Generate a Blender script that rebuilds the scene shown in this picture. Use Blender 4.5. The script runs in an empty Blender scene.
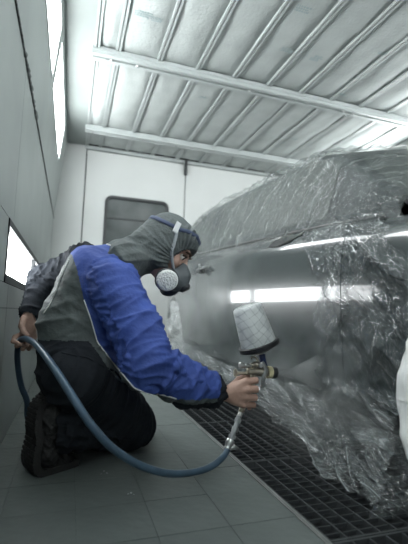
import bpy, bmesh, math, random
import numpy as np
from mathutils import Vector, Matrix, noise
from mathutils.bvhtree import BVHTree
try:
    import openvdb as vdb
except ImportError:
    import pyopenvdb as vdb
random.seed(4)
sc = bpy.context.scene
COL = sc.collection

# ------------------------------------------------------------------ camera
R_ = Vector((0.94813, -0.31637, 0.03090))     # camera right
D_ = Vector((0.06233, 0.08972, -0.99401))     # camera down
F_ = Vector((0.31170, 0.94438, 0.10478))      # camera forward
CAMZ = 0.5
cam = bpy.data.cameras.new('camera'); co = bpy.data.objects.new('camera', cam); COL.objects.link(co)
co.matrix_world = Matrix(((R_.x, -D_.x, -F_.x, 0), (R_.y, -D_.y, -F_.y, 0), (R_.z, -D_.z, -F_.z, CAMZ), (0, 0, 0, 1)))
cam.sensor_fit = 'HORIZONTAL'; cam.sensor_width = 36; cam.lens = 36 * 400 / 408
cam.clip_start = 0.02
cam.dof.use_dof = True; cam.dof.focus_distance = 1.42; cam.dof.aperture_fstop = 3.2
sc.camera = co

# ------------------------------------------------------------------ world, exposure
w = bpy.data.worlds.new('booth_air'); sc.world = w; w.use_nodes = True
w.node_tree.nodes['Background'].inputs[0].default_value = (0.75, 0.85, 0.85, 1)
w.node_tree.nodes['Background'].inputs[1].default_value = 0.3
sc.view_settings.view_transform = 'Standard'; sc.view_settings.look = 'None'
sc.view_settings.gamma = 1; sc.view_settings.use_curve_mapping = False
sc.view_settings.exposure = 1.62
sc.cycles.max_bounces = 10; sc.cycles.transparent_max_bounces = 16
sc.cycles.volume_step_rate = 2.0
LAMP = 7.0                                      # emission of the booth's lamp panes

def P(px, py, Y):                               # point at distance Y seen at a photo pixel
    d = R_ * (px - 204) + D_ * (py - 272) + F_ * 400
    return Vector((d.x / d.y * Y, Y, CAMZ + d.z / d.y * Y))
def PX(px, py, X):
    d = R_ * (px - 204) + D_ * (py - 272) + F_ * 400
    return Vector((X, d.y / d.x * X, CAMZ + d.z / d.x * X))

# ------------------------------------------------------------------ materials
def mat(name, col, rough=.6, metal=0, bump=0, bscale=40, var=0, vscale=6, coat=0, emit=0, spec=.5, stretch=(1, 1, 1), col2=None, detail=4):
    m = bpy.data.materials.new(name); m.use_nodes = True
    nt = m.node_tree; N = nt.nodes; L = nt.links; b = N['Principled BSDF']
    b.inputs['Base Color'].default_value = (*col, 1); b.inputs['Roughness'].default_value = rough
    b.inputs['Metallic'].default_value = metal; b.inputs['Specular IOR Level'].default_value = spec
    if coat: b.inputs['Coat Weight'].default_value = coat; b.inputs['Coat Roughness'].default_value = .06
    if emit:
        b.inputs['Emission Color'].default_value = (*col, 1); b.inputs['Emission Strength'].default_value = emit
    tc = N.new('ShaderNodeTexCoord'); mp = N.new('ShaderNodeMapping'); mp.inputs['Scale'].default_value = stretch
    L.new(tc.outputs['Object'], mp.inputs[0])
    if var:
        t = N.new('ShaderNodeTexNoise'); t.inputs['Scale'].default_value = vscale; t.inputs['Detail'].default_value = 6
        L.new(mp.outputs[0], t.inputs['Vector'])
        r = N.new('ShaderNodeMapRange'); r.inputs[1].default_value = .3; r.inputs[2].default_value = .7
        L.new(t.outputs['Fac'], r.inputs[0])
        mx = N.new('ShaderNodeMix'); mx.data_type = 'RGBA'
        L.new(r.outputs[0], mx.inputs[0])
        c2 = col2 or tuple(c * (1 - var) for c in col)
        mx.inputs[6].default_value = (*col, 1); mx.inputs[7].default_value = (*c2, 1)
        L.new(mx.outputs[2], b.inputs['Base Color'])
    if bump:
        t = N.new('ShaderNodeTexNoise'); t.inputs['Scale'].default_value = bscale; t.inputs['Detail'].default_value = detail
        L.new(mp.outputs[0], t.inputs['Vector'])
        bp = N.new('ShaderNodeBump'); bp.inputs['Strength'].default_value = bump; bp.inputs['Distance'].default_value = .01
        L.new(t.outputs['Fac'], bp.inputs['Height']); L.new(bp.outputs[0], b.inputs['Normal'])
    return m

def film_mat(name, base, alpha, rough=.12, bump=.7, scale=14, stretch=(1, 1, 1), rot=(0, 0, 0), crease=.5, cell=.35, power=5):
    """thin clear masking film: see-through, milky where it is creased, with sharp highlights"""
    m = bpy.data.materials.new(name); m.use_nodes = True
    nt = m.node_tree; N = nt.nodes; L = nt.links; b = N['Principled BSDF']
    out = [n for n in N if n.type == 'OUTPUT_MATERIAL'][0]
    b.inputs['Base Color'].default_value = (*base, 1); b.inputs['Roughness'].default_value = rough
    b.inputs['Specular IOR Level'].default_value = 1.0; b.inputs['IOR'].default_value = 1.7
    tc = N.new('ShaderNodeTexCoord'); mr = N.new('ShaderNodeMapping'); mr.inputs['Rotation'].default_value = rot
    mp = N.new('ShaderNodeMapping'); mp.inputs['Scale'].default_value = stretch
    L.new(tc.outputs['Object'], mr.inputs[0]); L.new(mr.outputs[0], mp.inputs[0])
    def math_(op, a, b_=None, c=None):
        q = N.new('ShaderNodeMath'); q.operation = op
        for i, x in enumerate((a, b_, c)):
            if x is None: continue
            if isinstance(x, (int, float)): q.inputs[i].default_value = x
            else: L.new(x, q.inputs[i])
        return q.outputs[0]
    def ridge_(sc_, det, dist):
        n = N.new('ShaderNodeTexNoise'); n.inputs['Scale'].default_value = sc_; n.inputs['Detail'].default_value = det; n.inputs['Distortion'].default_value = dist
        L.new(mp.outputs[0], n.inputs['Vector'])
        a = math_('ABSOLUTE', math_('MULTIPLY_ADD', n.outputs['Fac'], 2.0, -1.0))
        return math_('POWER', math_('MAXIMUM', math_('SUBTRACT', 1.0, math_('MULTIPLY', a, 1.6)), 0.0), power)
    r1 = ridge_(scale, 2, .4); r2 = ridge_(scale * 2.6, 3, .8)
    v = N.new('ShaderNodeTexVoronoi'); v.feature = 'F1'; v.inputs['Scale'].default_value = scale * 2; L.new(tc.outputs['Object'], v.inputs['Vector'])
    hgt = math_('ADD', math_('MULTIPLY_ADD', r2, .4, r1), math_('MULTIPLY', v.outputs['Distance'], cell))
    bp = N.new('ShaderNodeBump'); bp.inputs['Strength'].default_value = bump; bp.inputs['Distance'].default_value = .012
    L.new(hgt, bp.inputs['Height']); L.new(bp.outputs[0], b.inputs['Normal'])
    tr = N.new('ShaderNodeBsdfTransparent'); mx = N.new('ShaderNodeMixShader')
    al = math_('MINIMUM', math_('MULTIPLY_ADD', math_('MAXIMUM', r1, r2), crease, alpha), 1.0)
    L.new(al, mx.inputs[0])
    L.new(tr.outputs[0], mx.inputs[1]); L.new(b.outputs[0], mx.inputs[2]); L.new(mx.outputs[0], out.inputs['Surface'])
    return m

M = dict(
    wall=mat('painted_steel_wall', (.27, .30, .29), .5, var=.22, vscale=2.2, bump=.05, bscale=8, col2=(.21, .235, .225)),
    backwall=mat('pale_wall', (.50, .52, .51), .5, var=.1, vscale=2),
    seam=mat('dark_seam', (.05, .055, .055), .8),
    ceilpanel=mat('filter_fabric', (.38, .41, .40), .9, var=.15, vscale=7, bump=.35, bscale=55),
    rail=mat('ceiling_rail_paint', (.37, .40, .395), .4, var=.1, vscale=9),
    lamp=mat('lamp_pane_light', (.95, .99, 1.0), .4, emit=LAMP),
    lamp_low=mat('low_lamp_pane_light', (.95, .99, 1.0), .4, emit=LAMP * .8),
    gasket=mat('black_gasket', (.03, .033, .035), .6),
    floor=mat('floor_plate', (.125, .145, .14), .5, var=.3, vscale=5, bump=.25, bscale=30, col2=(.09, .106, .104)),
    joint=mat('floor_joint', (.085, .10, .097), .9),
    grate=mat('galvanised_bar', (.095, .105, .11), .45, metal=.5, var=.3, vscale=30),
    pitbar=mat('dark_cross_bar', (.05, .056, .06), .5, metal=.4),
    edge=mat('steel_edge_rail', (.38, .40, .39), .4, metal=.6, var=.3, vscale=20),
    pit=mat('pit_concrete', (.02, .023, .025), .9),
    glassdark=mat('dark_door_glass', (.05, .06, .06), .2, var=.3, vscale=3, col2=(.12, .13, .13)),
    paint=mat('grey_car_paint', (.022, .029, .031), .26, coat=1.0, spec=.4, var=.35, vscale=2.5, col2=(.045, .055, .056)),
    maskpaint=mat('masked_car_paint', (.035, .043, .045), .6, spec=.3),
    handle=mat('grey_handle_metal', (.12, .13, .13), .35, metal=.7),
    blacktrim=mat('black_trim', (.008, .009, .010), .3),
    carglass=mat('green_tinted_glass', (.042, .052, .049), .5, spec=.35),
    chrome=mat('chrome_metal', (.55, .56, .55), .2, metal=1),
    rubber=mat('black_rubber', (.02, .021, .023), .75, bump=.3, bscale=120),
    blue=mat('blue_workwear_cloth', (.048, .095, .37), .75, bump=.5, bscale=45, var=.25, vscale=14),
    grey=mat('grey_workwear_cloth', (.105, .125, .125), .75, bump=.5, bscale=45, var=.25, vscale=14),
    black=mat('black_workwear_cloth', (.023, .027, .034), .9, spec=.2, bump=.5, bscale=45, var=.3, vscale=14),
    piping=mat('white_piping', (.8, .82, .82), .6),
    hood=mat('grey_hood_cloth', (.10, .118, .12), .75, bump=.6, bscale=60, var=.25, vscale=22),
    skin=mat('skin', (.50, .32, .255), .5, var=.25, vscale=25, bump=.2, bscale=90),
    eye=mat('eye_white', (.7, .68, .65), .2), iris=mat('dark_iris', (.03, .02, .015), .1),
    brow=mat('brown_hair_lid_shade', (.05, .028, .018), .8),
    maskgrey=mat('grey_mask_rubber', (.10, .115, .125), .5), maskdark=mat('dark_mask_rubber', (.03, .034, .04), .45),
    filterw=mat('white_filter_pad', (.78, .80, .79), .9, bump=.8, bscale=160),
    strapblue=mat('slate_blue_elastic', (.05, .07, .13), .7), strapgrey=mat('pale_grey_elastic', (.34, .37, .40), .7),
    boot=mat('worn_black_boot_leather', (.010, .010, .011), .55, bump=.6, bscale=70, var=.5, vscale=20, col2=(.020, .020, .021)),
    sole=mat('black_boot_sole', (.017, .017, .0175), .7, bump=.3, bscale=120),
    hose=mat('blue_grey_hose_rubber', (.065, .115, .17), .35, var=.25, vscale=30),
    gunmetal=mat('worn_brass_nickel', (.62, .57, .47), .35, metal=.9, var=.4, vscale=60),
    gunsteel=mat('steel_fitting', (.66, .67, .67), .3, metal=.9),
    cupblack=mat('black_cup_collar', (.012, .013, .016), .4), cupblue=mat('dark_blue_adapter', (.015, .03, .12), .4),
    cream=mat('cream_air_cap', (.75, .68, .42), .4),
    cable=mat('brushed_coupler', (.33, .35, .36), .4, metal=.7),
    print=mat('faded_ink', (.25, .31, .31), .9),
    whitefilm=mat('white_wheel_cover_film', (.66, .68, .67), .4, bump=.8, bscale=12, stretch=(1, 3, .5)),
    filmc=film_mat('clear_film_cabin', (.24, .27, .265), .10, .13, .9, 5, (1, 4.5, .3), (-.55, 0, 0), .42, .0, 10),
    filmf=film_mat('clear_film_wing', (.12, .14, .145), .17, .09, .7, 8, (1, 1.6, .6), (.5, 0, 0), .32, .1, 6),
    films=film_mat('clear_film_sill', (.34, .38, .385), .05, .14, .9, 7, (1, .3, 2.2), (-.38, 0, 0), .62, .04, 9),
    filmw=film_mat('clear_film_wheel', (.5, .54, .54), .25, .14, .9, 9, (1, 1.2, .6), (.3, 0, 0), .6, .2, 5),
)
# lattice print on the plastic cup
def cup_mat():
    m = mat('frosted_cup_plastic', (.62, .64, .64), .35, spec=.5)
    N = m.node_tree.nodes; L = m.node_tree.links; b = N['Principled BSDF']
    tc = N.new('ShaderNodeTexCoord'); mp = N.new('ShaderNodeMapping'); mp.inputs['Rotation'].default_value = (0, .75, .2); L.new(tc.outputs['Object'], mp.inputs[0])
    t2 = N.new('ShaderNodeTexNoise'); t2.inputs['Scale'].default_value = 30; t2.inputs['Detail'].default_value = 6; L.new(tc.outputs['Object'], t2.inputs['Vector'])
    acc = None
    for ax_ in ('X', 'Z'):
        wv = N.new('ShaderNodeTexWave'); wv.bands_direction = ax_; wv.inputs['Scale'].default_value = 13; wv.inputs['Distortion'].default_value = 4; wv.inputs['Detail'].default_value = 2
        L.new(mp.outputs[0], wv.inputs['Vector'])
        pw = N.new('ShaderNodeMath'); pw.operation = 'POWER'; pw.inputs[1].default_value = 16; L.new(wv.outputs['Fac'], pw.inputs[0])
        if acc is None: acc = pw
        else:
            a = N.new('ShaderNodeMath'); a.operation = 'ADD'; L.new(acc.outputs[0], a.inputs[0]); L.new(pw.outputs[0], a.inputs[1]); acc = a
    a = N.new('ShaderNodeMath'); a.operation = 'MULTIPLY_ADD'; a.inputs[1].default_value = .28; L.new(acc.outputs[0], a.inputs[0]); L.new(t2.outputs['Fac'], a.inputs[2])
    cr = N.new('ShaderNodeValToRGB'); cr.color_ramp.elements[0].position = .42; cr.color_ramp.elements[1].position = .95
    cr.color_ramp.elements[0].color = (.60, .63, .63, 1); cr.color_ramp.elements[1].color = (.33, .36, .37, 1)
    L.new(a.outputs[0], cr.inputs[0]); L.new(cr.outputs[0], b.inputs['Base Color'])
    return m
M['cup'] = cup_mat()

# ------------------------------------------------------------------ helpers
def link(name, me, m, parent=None, smooth=False, kind=None):
    o = bpy.data.objects.new(name, me); COL.objects.link(o)
    if m is not None and not me.materials:
        for q in (m if isinstance(m, (list, tuple)) else [m]): me.materials.append(q)
    if smooth:
        me.polygons.foreach_set('use_smooth', [True] * len(me.polygons))
    if parent: o.parent = parent
    if kind: o['kind'] = kind
    return o
def bmo(name, bm, m, parent=None, smooth=False, kind=None):
    me = bpy.data.meshes.new(name); bm.normal_update(); bm.to_mesh(me); bm.free()
    return link(name, me, m, parent, smooth, kind)
def copyo(o, loc, parent):
    c = o.copy(); COL.objects.link(c); c.location = loc
    if parent: c.parent = parent
    return c
def box(bm, lo, hi, mi=0):
    vs = [bm.verts.new((x, y, z)) for x in (lo[0], hi[0]) for y in (lo[1], hi[1]) for z in (lo[2], hi[2])]
    for f in ((0, 1, 3, 2), (4, 6, 7, 5), (0, 4, 5, 1), (2, 3, 7, 6), (0, 2, 6, 4), (1, 5, 7, 3)):
        bm.faces.new([vs[i] for i in f]).material_index = mi
    return vs
def boxo(name, lo, hi, m, parent=None, kind=None, bevel=0):
    bm = bmesh.new(); box(bm, lo, hi)
    if bevel: bmesh.ops.bevel(bm, geom=list(bm.edges), offset=bevel, segments=2, affect='EDGES')
    return bmo(name, bm, m, parent, kind=kind)
def frame_of(d):
    d = d.normalized(); a = Vector((0, 0, 1)) if abs(d.z) < .9 else Vector((1, 0, 0))
    u = d.cross(a).normalized(); return d, u, d.cross(u)
def smooth_path(pts, n=8):
    pts = [Vector(p) for p in pts]; out = []
    for i in range(len(pts) - 1):
        p0 = pts[max(i - 1, 0)]; p1 = pts[i]; p2 = pts[i + 1]; p3 = pts[min(i + 2, len(pts) - 1)]
        for k in range(n):
            t = k / n
            out.append(.5 * ((2 * p1) + (p2 - p0) * t + (2 * p0 - 5 * p1 + 4 * p2 - p3) * t * t + (3 * p1 - p0 - 3 * p2 + p3) * t ** 3))
    out.append(pts[-1]); return out
def tube(bm, pts, r, seg=10, flat=1.0, cap=True, mi=0):
    pts = [Vector(p) for p in pts]; n = len(pts); rings = []
    rr = r if isinstance(r, (list, tuple)) else [r] * n
    prev = None
    for i, p in enumerate(pts):
        d = (pts[min(i + 1, n - 1)] - pts[max(i - 1, 0)])
        d = d.normalized() if d.length > 1e-9 else Vector((0, 0, 1))
        if prev is None: _, u, v = frame_of(d)
        else:
            u = (prev - d * prev.dot(d)).normalized(); v = d.cross(u)
        prev = u
        rings.append([bm.verts.new(p + (u * math.cos(a) + v * math.sin(a) * flat) * rr[i]) for a in [2 * math.pi * k / seg for k in range(seg)]])
    for a, b in zip(rings, rings[1:]):
        for k in range(seg):
            bm.faces.new((a[k], a[(k + 1) % seg], b[(k + 1) % seg], b[k])).material_index = mi
    if cap:
        bm.faces.new(rings[0][::-1]).material_index = mi; bm.faces.new(rings[-1]).material_index = mi
def tubeo(name, pts, r, m, parent=None, seg=10, flat=1.0):
    bm = bmesh.new(); tube(bm, pts, r, seg, flat); return bmo(name, bm, m, parent, smooth=True)
def lathe(bm, a, axis, prof, seg=28):
    """prof: list of (distance along axis, radius)"""
    d, u, v = frame_of(Vector(axis)); a = Vector(a); rings = []
    for t, r in prof:
        rings.append([bm.verts.new(a + d * t + (u * math.cos(k * 2 * math.pi / seg) + v * math.sin(k * 2 * math.pi / seg)) * max(r, 1e-5)) for k in range(seg)])
    for p, q in zip(rings, rings[1:]):
        for k in range(seg): bm.faces.new((p[k], p[(k + 1) % seg], q[(k + 1) % seg], q[k]))
    bm.faces.new(rings[0][::-1]); bm.faces.new(rings[-1])
def latheo(name, a, axis, prof, m, parent=None, seg=28, smooth=True):
    bm = bmesh.new(); lathe(bm, a, axis, prof, seg); o = bmo(name, bm, m, parent, smooth)
    if smooth: o.data.set_sharp_from_angle(angle=math.radians(40))
    return o
def gridmesh(name, f, nu, nv, m, parent=None, smooth=True, thick=0, wrap=False):
    bm = bmesh.new(); V = [[bm.verts.new(f(i / nu, j / nv)) for j in range(nv + 1)] for i in range(nu + 1)]
    for i in range(nu):
        for j in range(nv): bm.faces.new((V[i][j], V[i + 1][j], V[i + 1][j + 1], V[i][j + 1]))
    o = bmo(name, bm, m, parent, smooth)
    if thick:
        s = o.modifiers.new('thick', 'SOLIDIFY'); s.thickness = thick; s.offset = -1
    return o
def empty(name, loc, label, cat, group=None):
    o = bpy.data.objects.new(name, None); COL.objects.link(o); o.location = loc
    o['label'] = label; o['category'] = cat
    if group: o['group'] = group
    o.empty_display_size = .1
    return o
def rel(o, parent):                              # parent keeping the world-space mesh where it is
    o.parent = parent; o.matrix_parent_inverse = Matrix.Translation(-parent.location)
def tag(o, label, cat, group=None, kind=None):
    o['label'] = label; o['category'] = cat
    if group: o['group'] = group
    if kind: o['kind'] = kind

# ================================================================== ROOM
XL, XR, YB, YF, ZC = -.212, 3.0, 4.18, -2.6, 2.2
XC = .05                                          # where soffit meets the ceiling
S = dict(kind='structure')
# floor: base slab with separate plates
fl = bpy.data.objects.new('floor', None); fl.name = 'floor'
bm = bmesh.new(); box(bm, (XL - .1, YF, -.06), (.575, YB, -.004)); box(bm, (1.36, YF, -.06), (XR + .1, YB, 0))
bpy.data.objects.remove(fl)
floor = bmo('floor', bm, M['joint'], kind='structure')
xs = [XL, -.13, .045, .22, .395, .572]
y = 1.285 - .175 * 12
protos = {}
while y < YB - .02:
    y1 = min(y + .175, YB)
    for a, b in zip(xs, xs[1:]):
        key = (round(b - a, 3), round(y1 - y, 3))
        z = random.uniform(-.0006, .0004)
        if key not in protos:
            bm = bmesh.new(); box(bm, (.0007, .0007, -.006), (b - a - .0007, y1 - y - .0007, 0))
            t = bmo('tile', bm, M['floor'], floor); protos[key] = t; t.location = (a, y, z)
        else: copyo(protos[key], (a, y, z), floor)
    y = y1
# floor behind the camera stays one sheet
boxo('floor_plate', (XL, YF, -.006), (.572, 1.285 - .175 * 12 - .002, 0), M['floor'], floor)
# pit under the grate
bm = bmesh.new(); box(bm, (.555, YF, -.5), (1.40, YB, -.45)); box(bm, (.555, YF, -.5), (.585, YB, -.03)); box(bm, (1.36, YF, -.5), (1.40, YB, -.06))
bmo('extraction_pit', bm, M['pit'], floor)

# left wall : lower vertical part, tilted upper part, soffit
wall = bpy.data.objects.new('wall_left', bpy.data.meshes.new('wall_left'))
bm = bmesh.new(); box(bm, (XL - .12, YF, -.05), (XL - .03, YB + .1, 2.3))
wall = bmo('wall_left', bm, mat('wall_joint', (.10, .11, .108), .8), kind='structure')
WY0, WY1, WZ0, WZ1 = 1.45, 4.12, .585, .80        # low lamp opening
ZK = 1.40                                          # crease height
def wp(y0, y1, z0, z1, m='wall'):
    bm = bmesh.new(); box(bm, (XL - .03, y0 + .0012, z0 + .0012), (XL, y1 - .0012, z1 - .0012)); return bmo('wall_panel', bm, M[m], wall)
ys = [YF, -1.0, .4, 1.56, 2.75, YB]
for a, b in zip(ys, ys[1:]):
    wp(a, b, 0, .50)
    if b <= WY0: wp(a, b, .50, ZK)
    else:
        wp(a, b, WZ1, ZK); wp(a, b, .50, WZ0)
        if a < WY0: wp(a, WY0, WZ0, WZ1)
wp(WY1, YB, WZ0, WZ1)
def tilt(y, s, off=0):                             # s: 0 at crease, 1 at the soffit
    n = Vector((.8, 0, -.075)).normalized()
    p = Vector((XL + .075 * s, y, ZK + .8 * s)); return p + n * off
def tilted_plate(bm, y0, y1, s0, s1, t0, t1):
    vs = [bm.verts.new(tilt(y, s, o)) for o in (t0, t1) for y in (y0, y1) for s in (s0, s1)]
    for f in ((0, 1, 3, 2), (4, 6, 7, 5), (0, 4, 5, 1), (2, 3, 7, 6), (0, 2, 6, 4), (1, 5, 7, 3)): bm.faces.new([vs[i] for i in f])
LY = [(-2.4, -1.27), (-1.23, -.06), (-.02, 1.14), (1.19, 2.27), (2.375, 3.57)]
def side_wall_upper(parent, mirror=False):
    def mk(name, bm, m, par):
        if mirror:
            for v in bm.verts: v.co.x = (XL + XR) - v.co.x
            bmesh.ops.reverse_faces(bm, faces=bm.faces)
        return bmo(name, bm, m, par)
    bm = bmesh.new(); tilted_plate(bm, YF, YB, 0, .47, -.03, 0); mk('upper_panel', bm, M['wall'], parent)
    bm = bmesh.new(); tilted_plate(bm, YF, YB, .87, 1.0, -.03, 0); mk('upper_panel', bm, M['wall'], parent)
    prev = YF
    for a, b in LY + [(YB, YB)]:
        if a - prev > .001:
            bm = bmesh.new(); tilted_plate(bm, prev, a, .47, .87, -.03, 0); mk('upper_panel', bm, M['wall'], parent)
        prev = b
    bm = bmesh.new(); box(bm, (XL, YF, 2.2), (XC, YB, 2.26)); mk('soffit', bm, M['wall'], parent)
side_wall_upper(wall)
# irregular sealant bead along the crease
bm = bmesh.new(); pts = []; rr = []
yy = .2
while yy < YB: pts.append((XL + .004, yy, ZK + .002)); rr.append(random.choice([.003, .004, .006, .009]) if yy > 1.45 and yy < 2.0 else .0035); yy += .02
tube(bm, pts, rr, 6); bmo('trim_1', bm, mat('sealant_bead', (.19, .205, .20), .9, var=.75, vscale=60), kind='structure', smooth=True)

def upper_lamp(a, b, label, mirror=False):
    c = tilt((a + b) / 2, .67); 
    if mirror: c.x = XL + XR - c.x
    e = empty('booth_lamp', c, label, 'lamp', 'upper wall lamps' )
    def mk(name, bm, m, par):
        for v in bm.verts:
            if mirror: v.co.x = (XL + XR) - v.co.x
            v.co -= c
        if mirror: bmesh.ops.reverse_faces(bm, faces=bm.faces)
        return bmo(name, bm, m, par)
    bm = bmesh.new(); tilted_plate(bm, a + .006, b - .006, .478, .862, -.02, -.006); mk('pane', bm, M['lamp'], e)
    bm = bmesh.new()
    for (y0, y1, s0, s1) in ((a, a + .012, .47, .87), (b - .012, b, .47, .87), (a, b, .47, .482), (a, b, .858, .87)): tilted_plate(bm, y0, y1, s0, s1, -.005, .004)
    mk('frame', bm, M['rail'], e)
lab = ['long glowing lamp pane high on the left wall, far behind the camera', 'long glowing lamp pane high on the left wall, just behind the camera',
       'long glowing lamp pane high on the left wall, beside the camera', 'bright lamp pane high on the left wall, nearer of the two in view',
       'bright lamp pane high on the left wall, farther one ending near the back wall']
for (a, b), l in zip(LY, lab): upper_lamp(a, b, l)
for (a, b), l in zip(LY, lab): upper_lamp(a, b, l.replace('left wall', 'right wall').replace('nearer of the two in view', 'beyond the car roof').replace('farther one', 'the one'), True)
# low lamps in the left wall behind glass
def low_lamp(y0, y1, label, mirror=False):
    ym = (y0 + y1) / 2; e = empty('low_wall_lamp', (XR if mirror else XL, ym, (WZ0 + WZ1) / 2), label, 'lamp', 'low wall lamps')
    zc = (WZ0 + WZ1) / 2; h = (WZ1 - WZ0) / 2; hy = (y1 - y0) / 2; s = -1 if mirror else 1
    def bx(bm, lo, hi):
        if mirror: lo, hi = (-hi[0], lo[1], lo[2]), (-lo[0], hi[1], hi[2])
        box(bm, lo, hi)
    bm = bmesh.new(); bx(bm, (-.026, -hy + .01, -h + .018), (-.018, hy - .01, h - .018)); bmo('pane', bm, M['lamp_low'], e)
    bm = bmesh.new()
    for lo, hi in (((-.03, -hy, -h), (.003, -hy + .016, h)), ((-.03, hy - .016, -h), (.003, hy, h)), ((-.03, -hy, -h), (.003, hy, -h + .028)), ((-.03, -hy, h - .024), (.003, hy, h))): bx(bm, lo, hi)
    bmo('frame', bm, M['gasket'], e)
low_lamp(1.45, 2.49, 'glowing low lamp in black frame beside the kneeling painter, nearest in the wall')
low_lamp(2.49, 3.56, 'glowing low lamp pane, second along the wall, partly behind the painter sleeve')
low_lamp(3.60, 4.12, 'short low lamp hidden behind the painter, last before the back wall')

# back wall : fixed strip, two door leaves
bw = boxo('wall_back', (XL - .1, YB + .05, -.05), (XR + .1, YB + .12, 2.3), M['seam'], kind='structure')
boxo('wall_panel', (XL, YB, 0), (.058, YB + .05, 2.2), M['backwall'], bw)
boxo('wall_panel', (2.215, YB, 0), (XR, YB + .05, 2.2), M['backwall'], bw)
DX = (.29, .935); DZ = (1.02, 1.685)
d1 = None
bm = bmesh.new()
for lo, hi in (((.07, YB, .01), (DX[0], YB + .05, 2.155)), ((DX[1], YB, .01), (1.122, YB + .05, 2.155)), ((DX[0], YB, .01), (DX[1], YB + .05, DZ[0])), ((DX[0], YB, DZ[1]), (DX[1], YB + .05, 2.155))): box(bm, lo, hi)
d1 = bmo('door_1', bm, M['backwall'], kind='structure')
boxo('pane', (DX[0], YB + .02, DZ[0]), (DX[1], YB + .03, DZ[1]), M['glassdark'], d1)
def rounded_ring(x0, x1, z0, z1, r, wd, ya, yb):
    bm = bmesh.new(); out = []; inn = []
    def loop(e):
        L = []
        for cx, cz, a0 in ((x1 - r, z1 - r, 0), (x0 + r, z1 - r, 90), (x0 + r, z0 + r, 180), (x1 - r, z0 + r, 270)):
            for k in range(6):
                a = math.radians(a0 + k * 18); L.append((cx + (r + e) * math.cos(a), cz + (r + e) * math.sin(a)))
        return L
    A = loop(0); B = loop(wd); n = len(A)
    V = [[bm.verts.new((p[0], yy, p[1])) for p in L_] for L_, yy in ((A, ya), (B, ya), (B, yb), (A, yb))]
    for q in range(4):
        a = V[q]; b = V[(q + 1) % 4]
        for k in range(n): bm.faces.new((a[k], a[(k + 1) % n], b[(k + 1) % n], b[k]))
    return bm
bmo('window_gasket', rounded_ring(DX[0] + .01, DX[1] - .01, DZ[0] + .01, DZ[1] - .01, .05, .028, YB - .008, YB + .02), M['gasket'], d1)
boxo('shelf_line', (DX[0] + .03, YB + .012, 1.46), (DX[1] - .03, YB + .02, 1.475), M['gasket'], d1)
boxo('hinge', (1.108, YB - .035, 2.03), (1.136, YB, 2.19), M['gasket'], d1)
d2 = boxo('door_2', (1.134, YB, .01), (2.20, YB + .05, 2.155), M['backwall'], kind='structure')
boxo('door_latch', (1.33, YB - .05, 1.53), (1.38, YB, 1.59), M['gasket'], d2)
boxo('trim_2', (.04, YB - .012, 2.165), (2.25, YB + .05, 2.2), M['rail'], kind='structure')

# right wall and wall behind the camera (out of frame, they close the booth)
wr = boxo('wall_right', (XR, YF, -.05), (XR + .1, YB, 2.3), M['wall'], kind='structure')
side_wall_upper(wr, True)
boxo('wall_front', (XL - .1, YF - .1, -.05), (XR + .1, YF, 2.3), M['wall'], kind='structure')

# ceiling
ce = boxo('ceiling', (XL - .1, YF, ZC + .06), (XR + .1, YB, ZC + .12), M['seam'], kind='structure')
RX = [.06, .195, .47, .745, 1.02, 1.295, 1.57, 1.845, 2.12, 2.395, 2.67]
XCR = XL + XR - XC
BY = [-2.07, -.91, .25, 1.41, 2.57, 3.73]
bays = [(YF, BY[0])] + list(zip(BY, BY[1:])) + [(BY[-1], YB)]
pillows = {}
for (y0, y1) in bays:
    L_ = y1 - y0
    for a, b in zip([XC] + RX[1:], RX[1:] + [XCR]):
        key = (round(b - a, 3), round(L_, 3))
        if key not in pillows:
            wv = b - a
            def pf(u, v, wv=wv, L_=L_):
                e = min(1, 5 * u, 5 * (1 - u)); g = min(1, 8 * v, 8 * (1 - v))
                return Vector((u * wv, v * L_, -.022 * math.sqrt(max(0, math.sin(math.pi * u))) * min(1, g) + .008 * noise.noise(Vector((u * 3, v * 5 + wv * 9 + L_, 1)))))
            bm = bmesh.new(); V = [[bm.verts.new(pf(i / 10, j / 16)) for j in range(17)] for i in range(11)]
            for i in range(10):
                for j in range(16): bm.faces.new((V[i][j], V[i][j + 1], V[i + 1][j + 1], V[i + 1][j]))
            o = bmo('filter_panel', bm, M['ceilpanel'], ce, smooth=True); pillows[key] = o; o.location = (a, y0, ZC + .02)
        else: copyo(pillows[key], (a, y0, ZC + .02 + random.uniform(-.004, .004)), ce)
def rib_bm(L_):
    bm = bmesh.new()
    box(bm, (-.017, 0, -.005), (-.004, L_, .03)); box(bm, (.004, 0, -.005), (.017, L_, .03)); box(bm, (-.005, 0, .01), (.005, L_, .03)); return bm
ribp = {}
for (y0, y1) in bays:
    for x in RX + [XCR]:
        L_ = round(y1 - y0, 3)
        if L_ not in ribp: ribp[L_] = bmo('rib', rib_bm(L_), M['rail'], ce); ribp[L_].location = (x, y0, ZC)
        else: copyo(ribp[L_], (x, y0, ZC), ce)
bm = bmesh.new(); LB = XCR - XC + .04
box(bm, (0, -.042, -.035), (LB, -.012, .02)); box(bm, (0, .012, -.035), (LB, .042, .02)); box(bm, (0, -.012, -.012), (LB, .012, .02))
box(bm, (-.0, -.05, -.012), (LB, .05, -.006))
bmesh.ops.bevel(bm, geom=list(bm.edges), offset=.002, segments=1, affect='EDGES')
b0 = bmo('beam', bm, M['rail'], ce); b0.location = (XC - .02, BY[0], ZC - .012)
for y in BY[1:]: copyo(b0, (XC - .02, y, ZC - .012), ce)
bm = bmesh.new(); lathe(bm, (0, 0, -.016), (0, 0, 1), [(0, .008), (.006, .012), (.01, .012)], 10)
bolt = bmo('bolt', bm, M['edge'], ce); bolt.location = (.33, 2.57, ZC - .04)
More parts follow.
